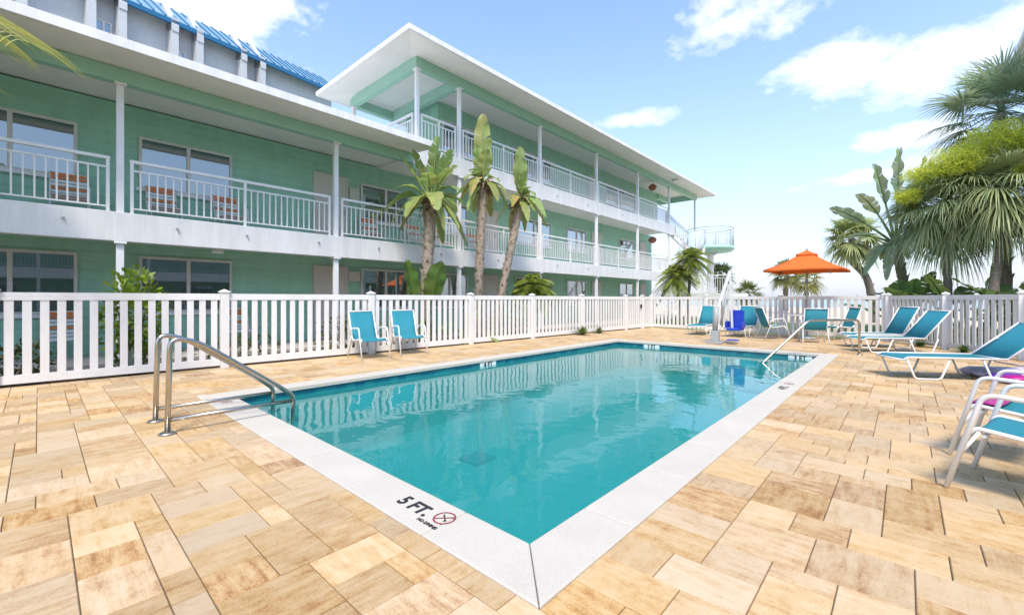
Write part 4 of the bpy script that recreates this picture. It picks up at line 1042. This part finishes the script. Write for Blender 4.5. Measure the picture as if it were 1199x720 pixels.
paddle_plant('banana_plant', 'young banana plant with broad leaves at the foot of the left palm', (-9.75, 7.05, 0),
    [(-.15, .1, 1, 1.1, 1.25, .62, .05, .3), (.25, .2, 1, 1.1, 1.35, .66, .08, -.3), (-.3, .4, .8, .8, .9, .5, .3, .2), (.5, .3, .6, .5, .8, .45, .5, 0), (.05, .5, .7, .5, .9, .45, .4, 0)], 'plant', c=(.13, .25, .055), torn=.1)
paddle_plant('banana_plant', 'low banana plant with drooping leaves beside the second palm', (-9.4, 8.3, 0),
    [(.6, .3, .6, .8, .8, .36, .75, .2), (-.4, .3, .8, .8, .7, .34, .6, .2), (.1, .6, .7, .7, .7, .32, .8, 0), (.3, -.3, 1, .9, .7, .34, .4, 0)], 'plant', c=GB, torn=.2)
feather_palm('low feathery date palm rising just behind the fence, right of the three palms', (-9.5, 11.5, 0), [(-9.5, 11.5, .8), (-9.5, 11.55, 1.6)], .10, .95, 50, c=(.24, .34, .07), elev=(-30, 88), droop=.6, nl=34, w=.32)
feather_palm('date palm cluster with slim dark trunks in front of the staircase', (-7.5, 20.2, 0), [(-7.4, 20.3, 1.6), (-7.35, 20.35, 3.1)], .07, 1.0, 56, c=(.28, .37, .09), elev=(-50, 88), droop=.55, nl=30, w=.27,
    extra=(((-7.85, 20.1, 0), [(-7.8, 20.1, 1.2), (-7.9, 20.0, 2.3)]),), m='trunk_grey')
shrub('leafy_shrub', 'bright green leafy shrub behind the fence, below the white post on the left', (-9.7, 1.08, 0), (.42, .42, .86), 900, (.20, .33, .04), (.15, .04), 6)
shrub('leafy_shrub', 'low olive green shrub behind the fence at the left edge', (-9.6, -.25, 0), (.4, .5, .28), 420, (.11, .15, .04), (.10, .025), 5)
shrub('leafy_shrub', 'low dark shrub behind the fence between the handrails and the first fence post', (-9.6, 2.55, 0), (.4, .9, .24), 500, (.10, .15, .04), (.09, .025), 5)
shrub('leafy_shrub', 'flowering low shrub behind the fence, behind the two teal armchairs', (-9.5, 4.9, 0), (.4, 1.0, .42), 600, (.12, .18, .05), (.09, .03), 6)
shrub('leafy_shrub', 'low green shrub behind the fence, near the palm feet', (-9.3, 9.8, 0), (.35, 1.2, .32), 500, (.12, .2, .05), (.09, .03), 6)
def rosette(name, label, base, n, L, c, cat, w=.05, elev=(15, 85), droop=.25, group=None):
    t = thing(name, label, cat, base, group=group); o = Vector(base); lf = MB()
    for k in range(n):
        az = k * 2.39996; el = R(rg.uniform(*elev)); d = Vector((math.cos(az) * math.cos(el), math.sin(az) * math.cos(el), math.sin(el))); s_ = Vector((-math.sin(az), math.cos(az), 0)); lf.tint = tint(c, .2); l = L * rg.uniform(.75, 1.1); a_, b_ = [], []
        for f, ww in ((0, .7), (.35, 1), (.75, .6), (1, .03)):
            p = o + d * l * f - Vector((0, 0, droop * l * f * f)); a_.append(p - s_ * w * ww); b_.append(p + s_ * w * ww)
        lf.strip(a_, b_)
    lf.build('leaves', M['leaf'], t, o); return t
rosette('agave_plant', 'silvery agave behind the fence, in front of the leafy shrub', (-9.25, 1.0, 0), 22, .55, (.42, .48, .42), 'plant', .04)
rosette('ornamental_grass', 'tuft of long green grass at the fence foot near the gate', (-7.95, 12.2, 0), 150, .5, (.15, .22, .05), 'grass', .012, (25, 85), .4)
rosette('ornamental_grass', 'short grass tuft at the fence foot, right of the grass by the gate', (-7.9, 13.2, 0), 110, .4, (.17, .24, .06), 'grass', .012, (25, 85), .4)
rosette('ornamental_grass', 'green grass tuft under the head of a lounger at the right fence', (.28, 14.9, 0), 110, .38, (.12, .2, .05), 'grass', .012, (25, 85), .4)
rosette('ornamental_grass', 'grass tuft between the right fence and the largest lounger', (.95, 13.7, 0), 90, .34, (.11, .18, .05), 'grass', .012, (25, 85), .4)

# right hand palms
FA = (.95, 19.15)
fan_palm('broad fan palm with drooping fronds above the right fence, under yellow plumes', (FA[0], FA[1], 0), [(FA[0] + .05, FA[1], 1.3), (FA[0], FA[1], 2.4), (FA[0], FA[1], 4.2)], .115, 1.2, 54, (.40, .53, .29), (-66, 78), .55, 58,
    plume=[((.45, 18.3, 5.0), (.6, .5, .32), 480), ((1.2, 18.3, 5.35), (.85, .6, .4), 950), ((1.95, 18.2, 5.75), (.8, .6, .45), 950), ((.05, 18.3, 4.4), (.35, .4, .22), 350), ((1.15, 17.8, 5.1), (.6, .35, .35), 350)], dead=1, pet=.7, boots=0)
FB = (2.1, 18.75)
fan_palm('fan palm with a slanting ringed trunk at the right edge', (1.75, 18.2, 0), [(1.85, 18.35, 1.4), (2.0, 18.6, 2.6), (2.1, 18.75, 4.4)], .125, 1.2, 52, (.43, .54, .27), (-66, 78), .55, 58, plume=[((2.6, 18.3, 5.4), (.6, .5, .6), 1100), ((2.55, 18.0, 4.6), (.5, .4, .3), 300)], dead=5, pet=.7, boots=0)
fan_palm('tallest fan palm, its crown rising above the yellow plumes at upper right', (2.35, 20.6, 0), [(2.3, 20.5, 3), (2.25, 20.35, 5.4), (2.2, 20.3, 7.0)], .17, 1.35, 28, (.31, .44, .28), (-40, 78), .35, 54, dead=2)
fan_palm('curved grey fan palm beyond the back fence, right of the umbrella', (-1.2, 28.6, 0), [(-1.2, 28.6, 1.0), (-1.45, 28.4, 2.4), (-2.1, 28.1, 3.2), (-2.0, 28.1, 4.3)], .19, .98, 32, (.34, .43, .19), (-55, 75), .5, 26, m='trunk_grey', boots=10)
GF = 'far fan palms by the beach'
fan_palm('distant fan palm behind the orange umbrella', (-8.6, 48.8, 0), [(-8.6, 48.8, 1.5), (-8.5, 48.8, 3.6)], .25, 1.15, 26, (.2, .25, .08), (-50, 75), .5, 20, m='trunk_grey', boots=0, group=GF)
fan_palm('small distant fan palm just right of the pool lift', (-12.1, 49.8, 0), [(-12.1, 49.8, .8), (-12.1, 49.8, 1.7)], .2, 1.2, 24, (.14, .19, .05), (-50, 75), .4, 14, m='trunk_grey', boots=0, group=GF)
fan_palm('distant slim fan palm beside the umbrella pole', (-6.6, 46.5, 0), [(-6.6, 46.5, 1.2), (-6.55, 46.5, 2.9)], .14, 1.1, 22, (.22, .25, .06), (-60, 70), .5, 14, m='trunk_grey', boots=0, group=GF)
fan_palm('dark fan palm standing behind the staircase column', (-10.0, 33.5, 0), [(-10.0, 33.5, 1.6), (-9.95, 33.5, 2.9)], .18, .8, 30, (.08, .13, .045), (-60, 75), .5, 16, m='trunk_grey', boots=0, group=GF)
# giant bird of paradise and the understorey
paddle_plant('bird_of_paradise_tree', 'giant bird of paradise tree fanning out above the back fence, left of the fan palms', (.12, 21.7, 0),
    [(-.8, .1, .55, 1.5, 1.7, .5, .16, .5), (-.42, .2, 1, 1.6, 1.8, .52, .1, -.4), (-.05, .1, 1, 1.7, 1.9, .52, .05, .6), (.32, .0, 1, 1.7, 1.9, .5, .06, -.3), (-.95, .2, .35, 1.2, 1.5, .5, .3, .4), (-.6, .2, .8, 1.5, 1.7, .5, .25, .3), (-.9, .4, .2, .8, 1.2, .42, .75, -.2), (-.6, .5, .1, .5, 1.1, .4, .95, .2),
     (.7, .3, .7, 1.2, 1.4, .45, .4, 0), (.2, .7, .8, 1.1, 1.4, .45, .4, 0), (-.5, .6, .75, 1.1, 1.4, .45, .35, .1), (.9, .2, .3, .6, 1.0, .4, .7, 0), (-.85, .1, 0, .4, 1.0, .3, .9, .6), (-.2, .5, .9, 1.4, 1.6, .5, .2, .1)],
    'palm tree', ([(.05, 21.6, 1.3), (-.15, 21.45, 2.4), (-.26, 21.4, 3.2)], .13, .16, 'trunk', 50), None, (.33, .43, .24), 60, .13)
GP = 'banana plants behind the right fence'
bl = lambda: [(.9 * math.cos(a), .9 * math.sin(a), rg.uniform(.8, 1.8), rg.uniform(1.0, 1.7), rg.uniform(1.0, 1.4), rg.uniform(.42, .58), rg.uniform(.1, .4), rg.uniform(-.3, .3)) for a in [i * 2 * math.pi / 9 + rg.uniform(-.2, .2) for i in range(9)]]
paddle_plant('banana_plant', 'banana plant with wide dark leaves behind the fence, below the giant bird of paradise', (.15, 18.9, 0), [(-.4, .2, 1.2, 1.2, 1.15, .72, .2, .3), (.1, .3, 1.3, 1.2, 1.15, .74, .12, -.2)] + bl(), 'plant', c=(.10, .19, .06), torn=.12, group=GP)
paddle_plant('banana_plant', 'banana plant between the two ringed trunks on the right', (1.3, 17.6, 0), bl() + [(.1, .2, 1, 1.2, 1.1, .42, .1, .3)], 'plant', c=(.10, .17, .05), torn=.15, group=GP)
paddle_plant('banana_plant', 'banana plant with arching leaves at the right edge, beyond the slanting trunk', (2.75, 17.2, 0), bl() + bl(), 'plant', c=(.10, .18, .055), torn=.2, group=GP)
# overhanging palm at the upper left
t = thing('coconut_palm', 'palm outside the picture whose frond hangs into the upper left corner', 'palm tree', (-9.9, -2.7, 0)); o = Vector((-9.9, -2.7, 0))
top = trunk([(-9.9, -2.7, 0), (-9.8, -2.7, 2.5), (-9.5, -2.6, 4.7)], .16, .13, M['trunk'], t, o, 20)[-1]
lf, pm = MB(), MB()
for k in range(18):
    az = k * 2.39996 + .5; el = R(70 - 85 * (k + .5) / 18); feather(lf, pm, top, (math.cos(az) * math.cos(el), math.sin(az) * math.cos(el), math.sin(el)), 2.3, (.18, .24, .05), 34, .3, .45)
for tgt, wl in ((Vector((-6.60, -.06, 3.80)), .34), (Vector((-6.95, -.30, 3.95)), .30)):
    v0 = tgt - top; L_ = v0.length
    for _ in range(30): L_ = (v0 + Vector((0, 0, L_ * .45))).length
    feather(lf, pm, top, v0 + Vector((0, 0, L_ * .45)), L_, (.36, .42, .13), 54, wl, .45, .02)
lf.build('crown', M['leaf'], t, o); pm.build('leaf_stalks', M['leaf'], t, o)
